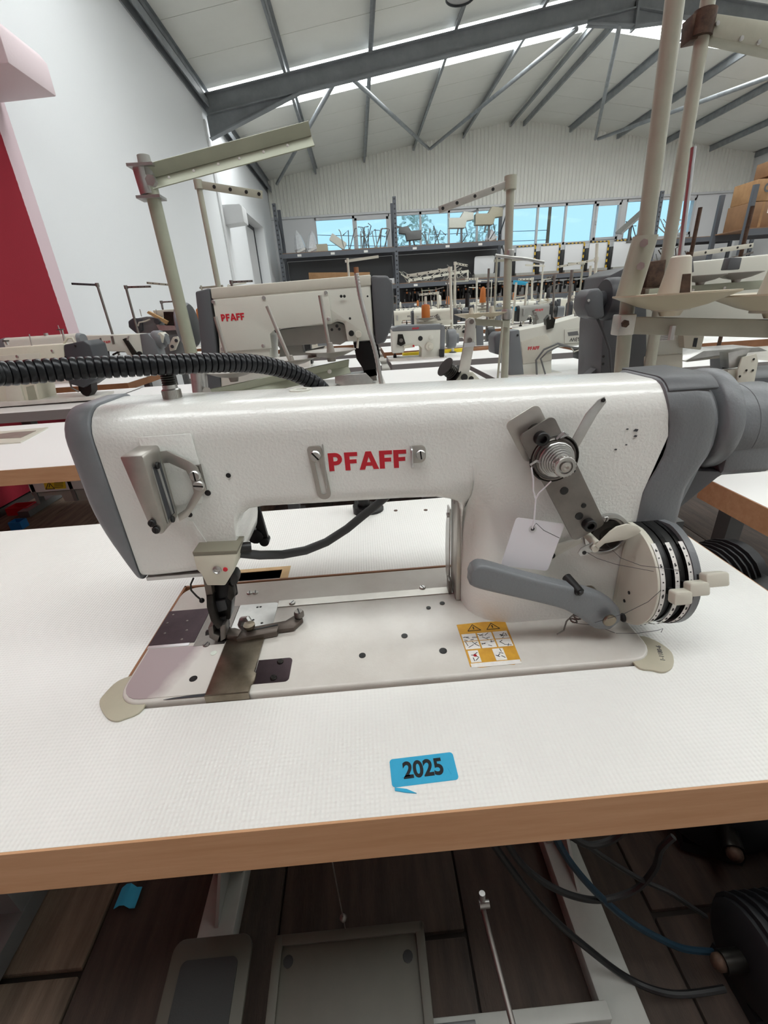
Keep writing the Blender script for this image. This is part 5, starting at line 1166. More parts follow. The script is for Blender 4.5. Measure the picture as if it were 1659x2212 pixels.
# G: front view machine left before the wall
rG = thing('sewing_machine', 'white sewing machine facing us near the red wall, with red lettering and grey rear end', 'sewing machine', (-1.55, 3.25, T)); G_ = At(rG, 3.20)
zg = lambda L: [(x/3.858, 580+y/3.858) for x, y in L]
G_.poly('arm_body', zg([(625, 585), (650, 562), (900, 555), (1165, 545), (1200, 770), (1195, 860), (1090, 860), (1075, 740), (1040, 695), (830, 688), (800, 720), (800, 790), (740, 800), (700, 700)]), .13, 'paint_smooth', bevel=.006)
G_.poly('rear_cover', zg([(1163, 546), (1230, 542), (1290, 600), (1330, 740), (1330, 860), (1195, 860), (1190, 700)]), .13, 'grey', dy=-.003, bevel=.004)
G_.disc('handwheel', 333, 734, 18, .07, 'grey', ax=(1, 0, 0), dy=.06, hub=.6); G_.poly('motor_cap', zg([(1290, 560), (1330, 530), (1365, 560), (1355, 620), (1300, 640)]), .10, 'ivory', dy=.01, bevel=.006)
word(G_, 'PFAFF', 230, 739, 5, dy=-.002)
G_.poly('thread_guide', zg([(828, 580), (840, 578), (852, 630), (838, 634)]), .006, 'steel_dk', dy=-.006); G_.poly('thread_guide', zg([(920, 565), (940, 563), (955, 630), (938, 632)]), .006, 'steel_dk', dy=-.006)
G_.poly('tension_plate', zg([(1020, 590), (1045, 580), (1130, 700), (1135, 735), (1110, 740), (1040, 620)]), .02, 'darkmetal', dy=-.02); G_.rod('tension_lever', [(275, 735), (278, 726)], 3, 'steel', dy=-.02)
G_.poly('takeup_guard', zg([(620, 590), (640, 570), (660, 620), (670, 700), (650, 690)]), .03, 'grey', dy=-.02); G_.disc('dial', 303, 764, 5, .02, 'black')
G_.poly('needle_head', zg([(820, 690), (880, 685), (890, 760), (920, 770), (900, 800), (830, 770)]), .05, 'blued', dy=.02); G_.poly('bed', zg([(700, 850), (1330, 820), (1330, 850), (700, 880)]), .18, 'bedpaint', dy=-.03, bevel=.003)
G_.rod('back_tube', zg([(940, 720), (1000, 690), (1060, 690)]), 4, 'black', dy=.05)
# H: long-arm machine at the left edge, seen from behind
rH = thing('sewing_machine', 'cream long-arm sewing machine at the left edge with a dark angular head', 'sewing machine', (-1.5, 1.85, T)); H_ = At(rH, 1.76)
H_.poly('arm_body', [(-120, 762), (0, 752), (137, 743), (142, 800), (100, 815), (75, 818), (86, 872), (-60, 880), (-60, 830), (-120, 820)], .13, 'cream', bevel=.005)
H_.poly('arm_plate', [(-20, 770), (85, 762), (92, 800), (-20, 808)], .003, 'ivory', dy=-.003, bevel=.0006)
H_.poly('head_cover', [(137, 745), (180, 736), (194, 745), (204, 778), (206, 820), (180, 838), (150, 830), (142, 790)], .13, 'charcoal', dy=-.004, bevel=.005)
for x, y in ((163, 747), (142, 772)): H_.disc('cover_screw', x, y, 2.4, .002, 'black', dy=-.005, n=10)
H_.disc('plate_screw', 113, 758, 3, .002, 'steel', dy=-.002, n=10); H_.disc('plate_screw', 37, 770, 3, .002, 'steel', dy=-.004, n=10)
H_.poly('lower_cover', [(10, 828), (40, 825), (53, 868), (15, 872)], .01, 'ivory', dy=-.010, bevel=.001); H_.poly('rating_plate', [(56, 836), (72, 832), (80, 862), (62, 866)], .001, 'standgreen', dy=-.002)
H_.poly('needle_head', [(168, 828), (196, 826), (198, 846), (190, 858), (178, 852), (170, 842)], .05, 'blued', dy=.02); H_.rod('hook_wire', [(150, 822), (155, 838), (170, 846)], 4, 'steel_dk', dy=.01)
H_.poly('bed', [(-60, 872), (100, 864), (205, 858), (205, 864), (-60, 884)], .17, 'bedpaint', dy=-.02, bevel=.002)
for x, y0_, y1_, w_ in ((13, 745, 735, 10), (65, 747, 722, 5), (136, 738, 712, 8)): H_.rod('top_pin', [(x+4, y0_), (x-2, y1_)], w_*.5, 'steel', dy=.05); H_.disc('pin_cap', 13, 738, 6, .006, 'steel_dk', ax=(0, 0, 1), dy=.05); H_.disc('pin_cap', 131, 713, 7, .004, 'steel_dk', ax=(0, 0, 1), dy=.05)
H_.rod('top_arch', [(138, 742), (146, 730), (156, 730), (164, 744)], 5, 'cream', dy=.05)
# overlock machine behind G
rO = thing('overlock_machine', 'dark overlock machine with a wooden stick on top, behind the machine near the red wall', 'sewing machine', (-1.30, 4.3, T)); O_ = At(rO, 4.25)
O_.poly('housing', zg([(1110, 420), (1220, 400), (1290, 410), (1300, 470), (1500, 470), (1540, 640), (1560, 740), (1300, 760), (1240, 560), (1130, 540)]), .20, 'frame_dk', bevel=.008)
O_.poly('top_plate', zg([(1270, 350), (1480, 335), (1490, 400), (1300, 410)]), .16, 'paint_smooth', bevel=.006)
O_.poly('motor', zg([(1065, 440), (1100, 415), (1180, 415), (1190, 520), (1130, 540), (1070, 490)]), .16, 'charcoal', dy=-.02, bevel=.01)
O_.poly('front_door', zg([(1300, 470), (1510, 480), (1520, 510), (1330, 520)]), .05, 'steel', dy=-.05); O_.poly('belt_guard', zg([(1405, 640), (1440, 570), (1480, 565), (1490, 600), (1460, 680), (1415, 690)]), .03, 'ivory', dy=-.06, bevel=.006)
for x, y in ((1470, 600), (1437, 650)): O_.disc('guard_bolt', x/3.858, 580+y/3.858, 3.5, .01, 'charcoal', dy=-.06)
O_.poly('wood_stick', zg([(1222, 370), (1235, 355), (1398, 440), (1385, 465)]), .04, 'woodlight', dy=-.06); O_.rod('thread_rod', zg([(1300, 340), (1320, 470)]), 2, 'steel', dy=-.03); O_.rod('thread_rod', zg([(1165, 340), (1180, 400)]), 2, 'steel', dy=-.03)
O_.rod('hose', zg([(1150, 480), (1160, 450), (1210, 440), (1250, 425)]), 3, 'ivory', dy=-.03); O_.disc('knob', 342, 694, 6, .04, 'charcoal', dy=-.05); O_.poly('loopers', zg([(1360, 360), (1500, 360), (1500, 470), (1370, 470)]), .05, 'darkmetal', dy=-.03, bevel=.004)
# control box, stand and stickers under the left table
cb = thing('control_box', 'light grey motor control box with a yellow warning sticker under the left table', 'control box', (at(60, 1080, .86).x, .86, at(60, 1090, .86).z)); K = At(cb, .86)
K.poly('housing', [(58, 1045), (185, 1035), (192, 1052), (188, 1056), (66, 1066)], .14, 'frame_white', bevel=.004); K.poly('lower_housing', [(66, 1066), (188, 1056), (200, 1066), (202, 1080), (140, 1084), (132, 1070), (72, 1074)], .13, 'framepaint', dy=.004, bevel=.003)
K.poly('warning_sticker', [(94, 1042), (140, 1038), (143, 1055), (98, 1058)], .0006, 'yellow', dy=-.001)
q_ = [K.p(x, y, -.0022) for x, y in ((99, 1057), (118, 1056), (105, 1042))]; g = G()
for i in range(3): g.beam(q_[i], q_[(i+1) % 3], .0014, .0006, up=(0, 1, 0))
g.beam(K.p(107, 1046, -.0022), K.p(106, 1053, -.0022), .0014, .0006, up=(0, 1, 0)); obj('warning_triangle', g, 'ink', cb, smooth=0)
g = G()
for i in range(4): g.beam(K.p(117, 1043+i*3.4, -.0022), K.p(136, 1041.5+i*3.4, -.0022), .0012, .0006, up=(0, 1, 0))
obj('warning_text', g, 'ink', cb, smooth=0); [obj('hanger', G().box(q, q+.01, 0, .02, 0, T-.04-cb.location.z), 'frame_dk', cb) for q in (.02, .12)]
bn = obj('parts_bin', slab([-.07, .07, -.064, .064], [-.05, .05, -.044, .044], [(-.064, .064, -.044, .044)], 0, .05), 'red', loc=(*at(52, 1106, 0, 2).xy, 0), label='red plastic bin on the floor under the left table', cat='bin', smooth=0)
obj('parts_bin', slab([-.035, .035, -.031, .031], [-.03, .03, -.026, .026], [(-.031, .031, -.026, .026)], 0, .05), 'bluebox', loc=(*at(44, 1140, 0, 2).xy, 0), label='small blue box on the floor under the left table edge', cat='bin', smooth=0)
# inlay plate of the left table
q_ = [at(x, y, T+.0005, 2) for x, y in ((0, 960), (45, 957), (105, 925), (70, 928), (30, 932), (0, 934))]
ip = thing('table_inlay', 'steel bed inlay lying in the left table top', 'bed plate', (q_[0].x, q_[0].y, T)); l0 = V(q_[0].x, q_[0].y, 0)
obj('inlay_rim', G().prism([((p_-l0).x, (p_-l0).y) for p_ in q_], (0, 0, 0), (1, 0, 0), (0, 1, 0), .004), 'ivory', ip)
q_ = [at(x, y, T+.004, 2) for x, y in ((0, 948), (45, 946), (78, 931), (30, 934), (0, 938))]
obj('inlay_plate', G().prism([((p_-l0).x, (p_-l0).y) for p_ in q_], (0, 0, .0042), (1, 0, 0), (0, 1, 0), .001), 'steelwarm', ip)

# ================================================================== MORE THREAD STANDS
def tstand(label, Y, top, bot, arm, w_=6, m='standcream', am=None, aw=9, dishes=(), bar=None, group='thread stands among the machines'):
    pb = at(*bot, Y); base = V(pb.x, Y, T); s_ = thing('thread_stand', label, 'thread stand', tuple(base), 0, group); A = At(s_, Y)
    a = A.p(*top); b_ = A.p(*bot); r = rpx(w_, pb)/2
    obj('stand_pole', G().cyl((0, 0, .002), a, r, n=12), m, s_); obj('base_flange', G().lathe((0, 0, 0), (0, 0, 1), [(r*2.6, 0), (r*2.6, .004), (r*1.3, .008), (0, .008)], 14), 'charcoal', s_)
    for i, e_ in enumerate(arm):
        q = A.p(e_[0], e_[1], e_[2] if len(e_) > 2 else 0); st_ = a-(a.normalized())*r*1.2 if len(e_) < 5 else A.p(e_[3], e_[4])
        ga = obj('guide_arm', G().beam(st_, q, r*1.1, rpx(aw, pb)), am or m, s_, bevel=.0008)
        for f_ in (.25, .5, .75, .95): hole(ga, st_.lerp(q, f_)-V(0, r*.62, 0), (0, -1, 0), rpx(aw*.22, pb), 'thread_hole', 'black')
        obj('arm_clamp', G().cyl(st_-V(0, 0, r*1.4), st_+V(0, 0, r*1.4), r*1.5, n=12), m, s_)
    if bar:
        (x0, y0), (x1, y1) = bar; q0, q1 = A.p(x0, y0, -.01), A.p(x1, y1, -.01); obj('spool_bar', G().beam(q0, q1, r*1.4, rpx(aw*1.1, pb)), m, s_, bevel=.0008)
    for d in dishes: dish(s_, A.p(d[0], d[1], -.01)+base, rpx(d[2], pb), d[3], cone=d[4], o=base, slot=False)
    return s_, A
tstand('thin cream thread stand behind the slanted-arm stand, its arm pointing right', 1.22, (427, 390), (476, 640), [(567, 421)], 11, 'standcream', aw=13)
s_, A = tstand('cream thread stand with a drilled arm pointing left, behind the middle of the large machine', 1.20, (1103, 382), (1090, 830), [(948, 454)], 15, 'standcream', am='steelwarm', aw=11, bar=((1098, 700), (1006, 694)), dishes=((1018, 690, 34, 'dishcream', .03), (1062, 686, 30, 'dishcream', .03)))
A.rod('side_rod', [(1086, 695), (1074, 830)], 5, 'standcream', dy=-.03); A.rod('cross_tube', [(1070, 552), (1140, 560), (1175, 567)], 7, 'steel', dy=-.01); A.disc('bar_clamp', 1094, 690, 12, .03, 'steel', dy=.0, ax=(0, 0, 1)); A.disc('cross_clamp', 1100, 556, 10, .02, 'steel', ax=(0, 0, 1))
c = A.p(1009, 664, -.01); obj('thread_cone', G().lathe(c, (0, 0, 1), [(.008, 0), (.008, .002), (.0065, .003), (.0065, .040), (0, .040)], 16), 'black', s_)
# heavy tube stand with rusty clamps on the table behind, right
Yr = .80; pb = at(1405, 800, Yr); base = V(pb.x, Yr, T); s3 = thing('thread_stand', 'pale tube thread stand with rusty clamps, right of the cream tube stand', 'thread stand', tuple(base)); R_ = At(s3, Yr)
obj('stand_pole', G().cyl((0, 0, .002), R_.p(1536, -40), .0125, n=18), 'standcream', s3); obj('base_flange', G().lathe((0, 0, 0), (0, 0, 1), [(.03, 0), (.03, .004), (.015, .006), (0, .006)], 18), 'black', s3)
ck = obj('rusty_clamp', G().cyl(R_.p(1512, 82), R_.p(1524, 24), .020, n=16), 'rust', s3); R_.poly('clamp_plate', [(1497, 30), (1545, 24), (1540, 76), (1492, 86)], .03, 'rust', dy=-.005, parent=ck, bevel=.001)
R_.poly('guide_arm', [(1535, 26), (1740, 56), (1740, 124), (1540, 80)], .03, 'standcream', dy=-.012, bevel=.002)
for x, y in ((1548, 52), (1600, 84), (1638, 92)): R_.disc('arm_bolt', x, y, 4.5, .004, 'steel', dy=-.0135, n=10)
ck = R_.poly('rusty_clamp', [(1403, 565), (1440, 560), (1432, 618), (1395, 625)], .035, 'rust', dy=-.014, bevel=.002); R_.poly('clamp_plate', [(1382, 622), (1425, 620), (1418, 642), (1382, 646)], .03, 'rust', dy=-.016, parent=ck, bevel=.001)
a, b_ = R_.p(1395, 634, -.02), R_.p(1700, 610, .0); br = obj('spool_bar', G().beam(a, b_, .02, .018), 'standgreen', s3, bevel=.001)
for x, y in ((1497, 627), (1565, 622)): R_.disc('bar_hole', x, y, 3, .001, 'labelwhite', dy=-.024, n=10, parent=br)
for x, y, c in ((1512, 612, 1), (1590, 606, 1)): dd = dish(s3, R_.p(x, y, -.012)+base, .048, 'dishgrey', cone=.0, o=base); R_.poly('dish_peg', [(x-42, y-52), (x-14, y-53), (x-12, y-24), (x-40, y-22)] if x < 1550 else [(1578, 556), (1604, 556), (1598, 582), (1570, 583)], .02, 'dkgrey', dy=-.015, parent=dd, bevel=.002)
tstand('brown rod stand with a white arm behind the tall cream machine', 1.22, (1513, 448), (1488, 580), [(1626, 530, 0, 1488, 551)], 8, 'rust', am='ivory', aw=9)
tstand('rusty rod stand at the right behind the tall cream machine', 1.24, (1626, 445), (1594, 580), [], 8, 'rust')
tstand('black-armed thread stand before the white wall, arm pointing left', 3.40, (209, 612), (240, 708), [(155, 613)], 5, 'steel_dk', am='charcoal', aw=4)
tstand('thin thread stand before the white wall, its dark arm pointing right', 3.55, (271, 617), (293, 700), [(326, 619)], 5, 'steel_dk', aw=4)
tstand('thin cream stand arm reaching left beside the near pole', 3.62, (371, 613), (388, 700), [(317, 611)], 4, 'standcream', aw=4)
tstand('low thread stand behind the dark overlock machine', 4.55, (348, 650), (356, 700), [(382, 651)], 4, 'steel_dk', aw=3)
tstand('short drilled thread stand arm in front of the doorway', 3.60, (499, 606), (508, 660), [(546, 607)], 5, 'steel_dk', aw=4)
s_, A = tstand('white thread stand with an orange thread cone in the middle', 2.80, (972, 577), (978, 766), [(878, 596)], 6, 'ivory', aw=5, bar=((978, 694), (900, 698)), dishes=((920, 694, 22, 'dishgrey', .0),))
c = A.p(920, 692, -.01)+s_.location; tcn = thing('thread_cone', 'orange cone of thread on a dish in the middle of the hall', 'thread cone', tuple(c))
obj('winding', G().lathe((0, 0, 0), (0, 0, 1), [(0, 0), (.026, 0), (.028, .004), (.027, .085), (.022, .092), (0, .092)], 24), 'orange', tcn); obj('cone_core', G().lathe((0, 0, .09), (0, 0, 1), [(.010, 0), (.007, .05), (0, .05)], 14), 'ivory', tcn); obj('cone_ring', G().lathe((0, 0, .09), (0, 0, 1), [(.014, 0), (.014, .004), (0, .004)], 14), 'red', tcn)
for i, (lab, Y, top, bot, arm, w_, m) in enumerate((
    ('grey thread stand pole right of the white stand with the orange cone', 3.5, (1056, 580), (1052, 690), [], 5, 'steel_dk'),
    ('cream thread stand with a short drilled arm beyond the middle aisle', 4.5, (945, 630), (948, 700), [(905, 637)], 4, 'ivory'),
    ('dark armed thread stand right of the middle', 4.4, (1198, 594), (1195, 690), [(1180, 600)], 5, 'steel_dk'),
    ('slanting grey pole stand right of the middle', 3.4, (1236, 583), (1226, 690), [], 7, 'steel_dk'),
    ('tall ivory thread stand with a long drilled arm towards the left', 3.3, (1290, 526), (1283, 690), [(1204, 577, 0, 1288, 561)], 6, 'ivory'),
    ('shorter ivory thread stand beside the tall ivory stand at the right', 3.5, (1276, 574), (1271, 690), [], 5, 'ivory'),
    ('ivory twin pole stand beyond the middle', 4.6, (983, 566), (984, 690), [(1010, 574)], 4, 'ivory'),
    ('thin white stand at the far middle', 5.4, (1030, 600), (1030, 690), [(1005, 603)], 4, 'ivory'),
    ('thin stand with a white arm far right of the middle', 5.5, (1150, 600), (1148, 690), [(1120, 604)], 4, 'ivory'))):
    tstand(lab, Y, top, bot, arm, w_, m, aw=4)
# blue clamped frame
r_ = thing('blue_frame', 'white twin-post frame with blue brackets beyond the middle', 'frame', (at(1110, 690, 4.4).x, 4.4, T)); Q = At(r_, 4.4)
Q.rod('post', [(1115, 610), (1107, 700)], 5, 'ivory'); Q.rod('post', [(1139, 612), (1130, 700)], 5, 'ivory'); Q.poly('blue_bracket', [(1112, 605), (1140, 609), (1140, 616), (1112, 614)], .05, 'tape', bevel=.003); Q.poly('blue_foot', [(1104, 662), (1130, 666), (1128, 674), (1104, 670)], .05, 'tape', bevel=.003); Q.rod('rail', [(1109, 645), (1134, 640)], 3, 'ivory')

# ================================================================== FAR MACHINES, ONE ON EACH TABLE
def proto(style):
    w_m, g_m, f_m = (('paint_smooth', 'grey', 'blued'), ('cream', 'dkgrey', 'darkmetal'), ('ivory', 'charcoal', 'blued'), ('framepaint', 'black', 'darkmetal'))[style]
    t = thing('sewing_machine', 'proto', 'sewing machine', (0, 0, -50), 0, 'sewing machines on the far tables'); L = (.47, .52, .44, .36)[style]; H = (.27, .29, .26, .24)[style]
    obj('bed', G().prism(rrect(0, L, 0, .178, .015, 3), (0, 0, 0), (1, 0, 0), (0, 1, 0), .012 if style < 3 else .05), 'bedpaint', t)
    g = G(); a_ = [(.02, .095), (.09, .095), (.105, .115), (.12, .148), (L-.19, .148), (L-.16, .12), (L-.15, .012), (L-.03, .012)]
    cbody(g, [(x, .05, .14, z, H, .03 if style != 1 else .012, .008) for x, z in a_], 3); bd = obj('arm_body', g, w_m, t)
    g = G(); cbody(g, [(0, .055, .135, .10, H-.006, .025, .01), (.02, .049, .141, .094, H+.001, .03, .01)], 3); obj('head_cover', g, g_m, t)
    g = G(); cbody(g, [(L-.032, .048, .142, .012, H+.002, .03, .008), (L+.01, .052, .138, .012, H-.005, .03, .008)], 3); obj('rear_cover', g, g_m, t)
    obj('handwheel', G().lathe((L+.01, .095, H-.07), (1, 0, 0), [(0, 0), (.045, 0), (.05, .006), (.05, .03), (.044, .036), (.02, .036), (.02, .05), (0, .05)], 20), g_m, t)
    obj('motor', G().prism(rrect(.05, .14, H-.13, H-.03, .02, 3), (L+.055, 0, 0), (0, 1, 0), (0, 0, 1), .07), ('grey', 'black', 'charcoal', 'grey')[style], t)
    obj('presser_foot', G().cyl((.055, .09, .10), (.055, .09, .016), .005, n=8).box(.043, .067, .08, .10, .03, .065).box(.04, .07, .07, .10, .012, .018), f_m, t)
    obj('tension_unit', G().beam((L-.20, .045, H-.05), (L-.15, .045, H-.14), .008, .026, up=(1, 0, .5)).lathe((L-.185, .044, H-.075), (0, -1, 0), [(.018, 0), (.018, .006), (.008, .012), (.008, .02), (0, .02)], 14), 'steel_dk', t)
    obj('takeup_guard', G().box(.05, .066, .03, .05, .15, .21), 'steel', t); obj('spool_pin', G().cyl((.12, .10, H-.002), (.12, .10, H+.05), .003, n=6), 'steel', t); obj('oil_cap', G().cyl((.2, .11, H-.002), (.2, .11, H+.012), .012, n=10), 'steel', t)
    g = G(); letters(g, 'PFAFF', (.18, .0497, .178), (.021, 0, 0), (0, 0, .021), 1, -.0006); obj('lettering', g, ('red', 'redflat', 'ink', 'red')[style], t, smooth=0)
    return t
PR = [proto(i) for i in range(4)]; used = [0]*4
def pstand(kind):
    m = ('ivory', 'steel_dk', 'standcream')[kind]; t = thing('thread_stand', 'proto', 'thread stand', (0, 0, -50), 0, 'thread stands on the far tables'); h_ = (.66, .55, .60)[kind]
    obj('stand_pole', G().cyl((0, 0, .002), (0, 0, h_), .009, n=10), m, t); obj('base_flange', G().cyl((0, 0, 0), (0, 0, .006), .025, n=12), 'charcoal', t)
    obj('guide_arm', G().beam((-.02, 0, h_-.02), (.24, .02, h_+(.0, .03, -.02)[kind]), .012, .018), m, t); obj('spool_bar', G().beam((-.14, .0, .24), (.14, .0, .24), .016, .018), m, t)
    for x in (-.1, .1): dish(t, (x, 0, .255), .055, ('dishcream', 'dishgrey', 'dishgrey')[kind], cone=.045, slot=False)
    for x, mm in ((-.1, ('black', 'ivory', 'orange')[kind]),): obj('thread_cone', G().lathe((x, 0, .29), (0, 0, 1), [(0, 0), (.026, 0), (.020, .10), (.006, .115), (0, .115)], 14), mm, t)
    return t
PS = [pstand(i) for i in range(3)]; useds = [0]*3; rnd = random.Random(11)
DESC = ('white machine with grey ends', 'long cream machine with dark grey ends', 'compact ivory machine with charcoal ends', 'short grey machine with black ends')
taken = [(rE, .0), (rF, 0), (rG, 0), (rO, 0)]; SNAME = ('ivory thread stand with a black cone', 'grey thread stand with an ivory cone', 'cream thread stand with an orange cone')
for ri, k, x, y0 in spots:
    busy = any(x-.1 < q.location.x+.2 < x+1.2 and y0-.15 < q.location.y < y0+.6 for q, _ in taken)
    s_i = (ri*2+k*3+ri*k) % 4; rz = PI if (ri+k) % 3 == 0 else 0; mx = x+.28+rnd.uniform(-.05, .1)
    where = '%s table row, %s from the red wall' % (ORD[ri+3], ORD[k])
    if not busy:
        lab = '%s, %s' % (DESC[s_i], where)
        loc = (mx+(.48 if rz else 0), y0+(.38 if rz else .16), T)
        if used[s_i]: o = dup(PR[s_i], loc, rz+rnd.uniform(-.08, .08), lab)
        else: o = PR[s_i]; o.location = loc; o.rotation_euler.z = rz; o['label'] = lab; used[s_i] = 1
    if ri >= 1 and (ri+k) % 3 != 1:
        si = (ri+2*k) % 3; lab = '%s, %s' % (SNAME[si], where); loc = (x+.94, y0+.44, T)
        if useds[si]: dup(PS[si], loc, rnd.uniform(-.5, .5)+(PI if k % 2 else 0), lab)
        else: o = PS[si]; o.location = loc; o['label'] = lab; useds[si] = 1

# ================================================================== RACKS ALONG THE FAR WALL
RY0, RY1 = 15.05, 15.95; RACKX = [-1.93, 1.55, 4.97, 9.55, 12.7]; LV = (1.94, .95, .40)
def upright(parent, x, zt_, o):
    for y in (RY0, RY1):
        obj('rack_upright', G().box(x-.05-o.x, x+.05-o.x, y-.03-o.y, y+.03-o.y, 0, zt_), 'rackgrey', parent, smooth=0)
        g = G()
        for i in range(int(zt_/.12)): g.box(x-.052-o.x+.03, x-.03-o.x+.05, y-.0312-o.y, y-.0300-o.y, .06+i*.12, .10+i*.12)
        if y == RY0: obj('punched_slots', g, 'black', parent, smooth=0, kind='stuff')
    obj('rack_brace', G().beam((x-o.x, RY0-o.y, zt_*.55), (x-o.x, RY1-o.y, zt_*.8), .03, .03).beam((x-o.x, RY1-o.y, zt_*.8), (x-o.x, RY0-o.y, zt_*.98), .03, .03), 'rackgrey', parent, smooth=0)
BAYN = ('leftmost', 'second', 'third', 'rightmost')
for i in range(4):
    x0, x1 = RACKX[i], RACKX[i+1]; o = V(x0, RY0, 0); rk = thing('storage_rack', 'grey steel storage rack under the far windows, %s bay' % BAYN[i], 'rack', tuple(o), 0, 'storage racks along the far wall')
    upright(rk, x0, T+3.2 if i < 2 else T+2.95, o)
    if i == 3: upright(rk, x1, T+2.9, o)
    for j, z in enumerate(LV if i < 2 else (LV[1:] if i == 2 else (1.70, .95, .40))):
        for y in (RY0-.02, RY1+.02): obj('shelf_beam', G().box(.05, x1-x0-.05, y-.025-o.y, y+.025-o.y, T+z-.13, T+z-.01), 'rackgrey', rk, smooth=0)
        nb_ = 3
        for q in range(nb_): w_ = (x1-x0-.1)/nb_; obj('shelf_board', G().box(.05+q*w_+.004, .05+(q+1)*w_-.004, .005, RY1-RY0, T+z-.012, T+z+.012), 'rackboard', rk, smooth=0)
        for q in range(3):
            if i < 2: obj('shelf_tag', G().box(.5+q*1.0, .62+q*1.0, -.05, -.046, T+z-.10, T+z-.04), 'labelwhite', rk, smooth=0)
    if i < 2: obj('back_sheet', G().box(.06, x1-x0-.06, RY1-RY0+.02, RY1-RY0+.03, T+.2, T+1.8), 'dkgrey', rk, smooth=0)
SH = lambda j: T+LV[j]+.012
def shelf_thing(name, label, cat, x, j, dy=.4, group=None, z=None): return thing(name, label, cat, (x, RY0+dy, SH(j) if z is None else z), 0, group)
# dark machine heads packed on the lower shelf
h0 = shelf_thing('cast_machine', 'dark cast machine head in the packed row on the low rack shelf', 'machine head', 1.75, 2, .25, 'dark machine heads on the low shelf')
g = G(); cbody(g, [(0, -.06, .06, .10, .33, .03, .01), (.05, -.06, .06, .10, .34, .03, .01), (.07, -.06, .06, .22, .34, .03, .01), (.14, -.06, .06, .22, .33, .03, .01), (.15, -.06, .06, .0, .33, .03, .01), (.2, -.06, .06, 0, .32, .03, .01)], 3); obj('casting', g, 'blued', h0)
obj('pulley', G().lathe((.2, 0, .25), (1, 0, 0), [(0, 0), (.07, 0), (.07, .03), (.03, .035), (0, .035)], 14), 'steel_dk', h0); obj('brass_plate', G().box(.08, .13, -.064, -.06, .25, .30), 'orange', h0); obj('needle_bar', G().cyl((.03, 0, .1), (.03, 0, .02), .012, n=8), 'steel', h0); obj('ivory_knob', G().ball((.1, -.02, .36), .03, 8), 'cream', h0)
n_ = 0; x = 2.0
while x < 12.0:
    if min(abs(x-u_) for u_ in RACKX) > .14: dup(h0, (x, RY0+.25+rnd.uniform(-.05, .1), SH(2)), rnd.uniform(-.4, .4), h0['label'])
    x += .235
# things on the shelves
ct = obj('long_carton', G().box(-.95, .95, -.15, .15, 0, .36), 'carton', loc=(-.25, RY0+.35, SH(1)+.055), bevel=.006, label='long brown carton lying on the middle shelf at the left', cat='carton'); ct.rotation_euler.y = .05
obj('carton', G().box(-.35, .35, -.2, .2, 0, .10), 'carton_dk', loc=(-1.2, RY0+.35, SH(1)), bevel=.004, label='flat dark carton left of the long carton on the middle shelf', cat='carton')
st_ = shelf_thing('socket_strip', 'white socket strip with red and round outlets on the middle shelf', 'socket strip', 1.05, 1, .2, z=SH(1)); obj('strip_body', G().box(-.42, .42, -.06, .06, 0, .16), 'frame_white', st_, bevel=.01)
for i, m_ in enumerate(('frame_dk', 'red', 'frame_dk', 'frame_dk')): obj('socket', G().cyl((-.3+.2*i, -.06, .08), (-.3+.2*i, -.072, .08), .04, n=14), m_, st_)
obj('cable_coil', G().lathe((.55, RY0+.5, SH(1)+.17), (0, 1, 0), [(.16, -.04), (.18, 0), (.16, .04), (.09, .04), (.07, 0), (.09, -.04), (.16, -.04)], 20), 'black', label='black cable coil behind the socket strip', cat='coil')
def wrapped(label, x, h_, lean):
    t = shelf_thing('wrapped_part', label, 'wrapped part', x, 0); o = obj('plastic_wrap', G().lathe((0, 0, 0), (lean, 0, 1), [(0, 0), (.15, 0), (.19, h_*.2), (.15, h_*.5), (.10, h_*.8), (.02, h_), (0, h_)], 9), 'plastic_wrap', t, smooth=15); obj('metal_core', G().beam((-.1, -.16, .03), (.15, -.16, .12), .05, .06), 'steel', t)
wrapped('tall plastic-wrapped part at the left end of the top shelf', -1.35, .62, -.12); wrapped('narrow plastic-wrapped part, second from the left on the top shelf', -1.02, .58, .1); wrapped('low plastic-wrapped bundle right on the top shelf of the second bay', 4.55, .34, .0)
for i, (x, w_, h_, t_, lab) in enumerate(((-.75, .45, .22, 0, 'beige metal box on the top shelf before the first window'), (-.25, .5, .20, .6, 'white slanted cover plate on the top shelf before the first window'))):
    o = obj('machine_cover', G().prism(rrect(-w_/2, w_/2, 0, h_, .02, 2), (0, 0, 0), (1, 0, 0), (0, 0, 1), -.25), ('beigeplate', 'paint_smooth')[i], loc=(x, RY0+.3, SH(0)+(.18 if t_ else 0)), label=lab, cat='cover'); o.rotation_euler.y = t_
def rodbundle(label, x, n_, h_, j=0, sp=.5, m='steel', lean=.25, seed=1):
    """bundle of bent rods and small arms standing on a shelf board"""
    r = random.Random(seed); t = shelf_thing('rod_bundle', label, 'rods', x, j)
    obj('bundle_base', G().box(-sp*.5, sp*.5, -.12, .12, 0, .04), 'steel_dk', t)
    for i in range(n_):
        a = V(r.uniform(-sp/2, sp/2)*.9, r.uniform(-.1, .1), .03); b_ = a+V(r.uniform(-lean, lean), r.uniform(-.1, .1), h_*r.uniform(.6, 1)); c = b_+V(r.uniform(-.22, .22), 0, r.uniform(-.18, .08))
        obj('rod', G().tube([a, b_, c], r.uniform(.010, .016), 6), m if i % 3 else 'framepaint', t)
    return t
rodbundle('bundle of upright rods on the top shelf at the second window pane', .55, 9, .60, seed=2, m='frame_dk'); rodbundle('second bundle of wire frames on the top shelf', 1.05, 9, .55, seed=3, m='frame_dk'); rodbundle('two long leaning rods on the top shelf before the first window', .05, 3, .75, seed=4, sp=.3, lean=.35, m='frame_dk')
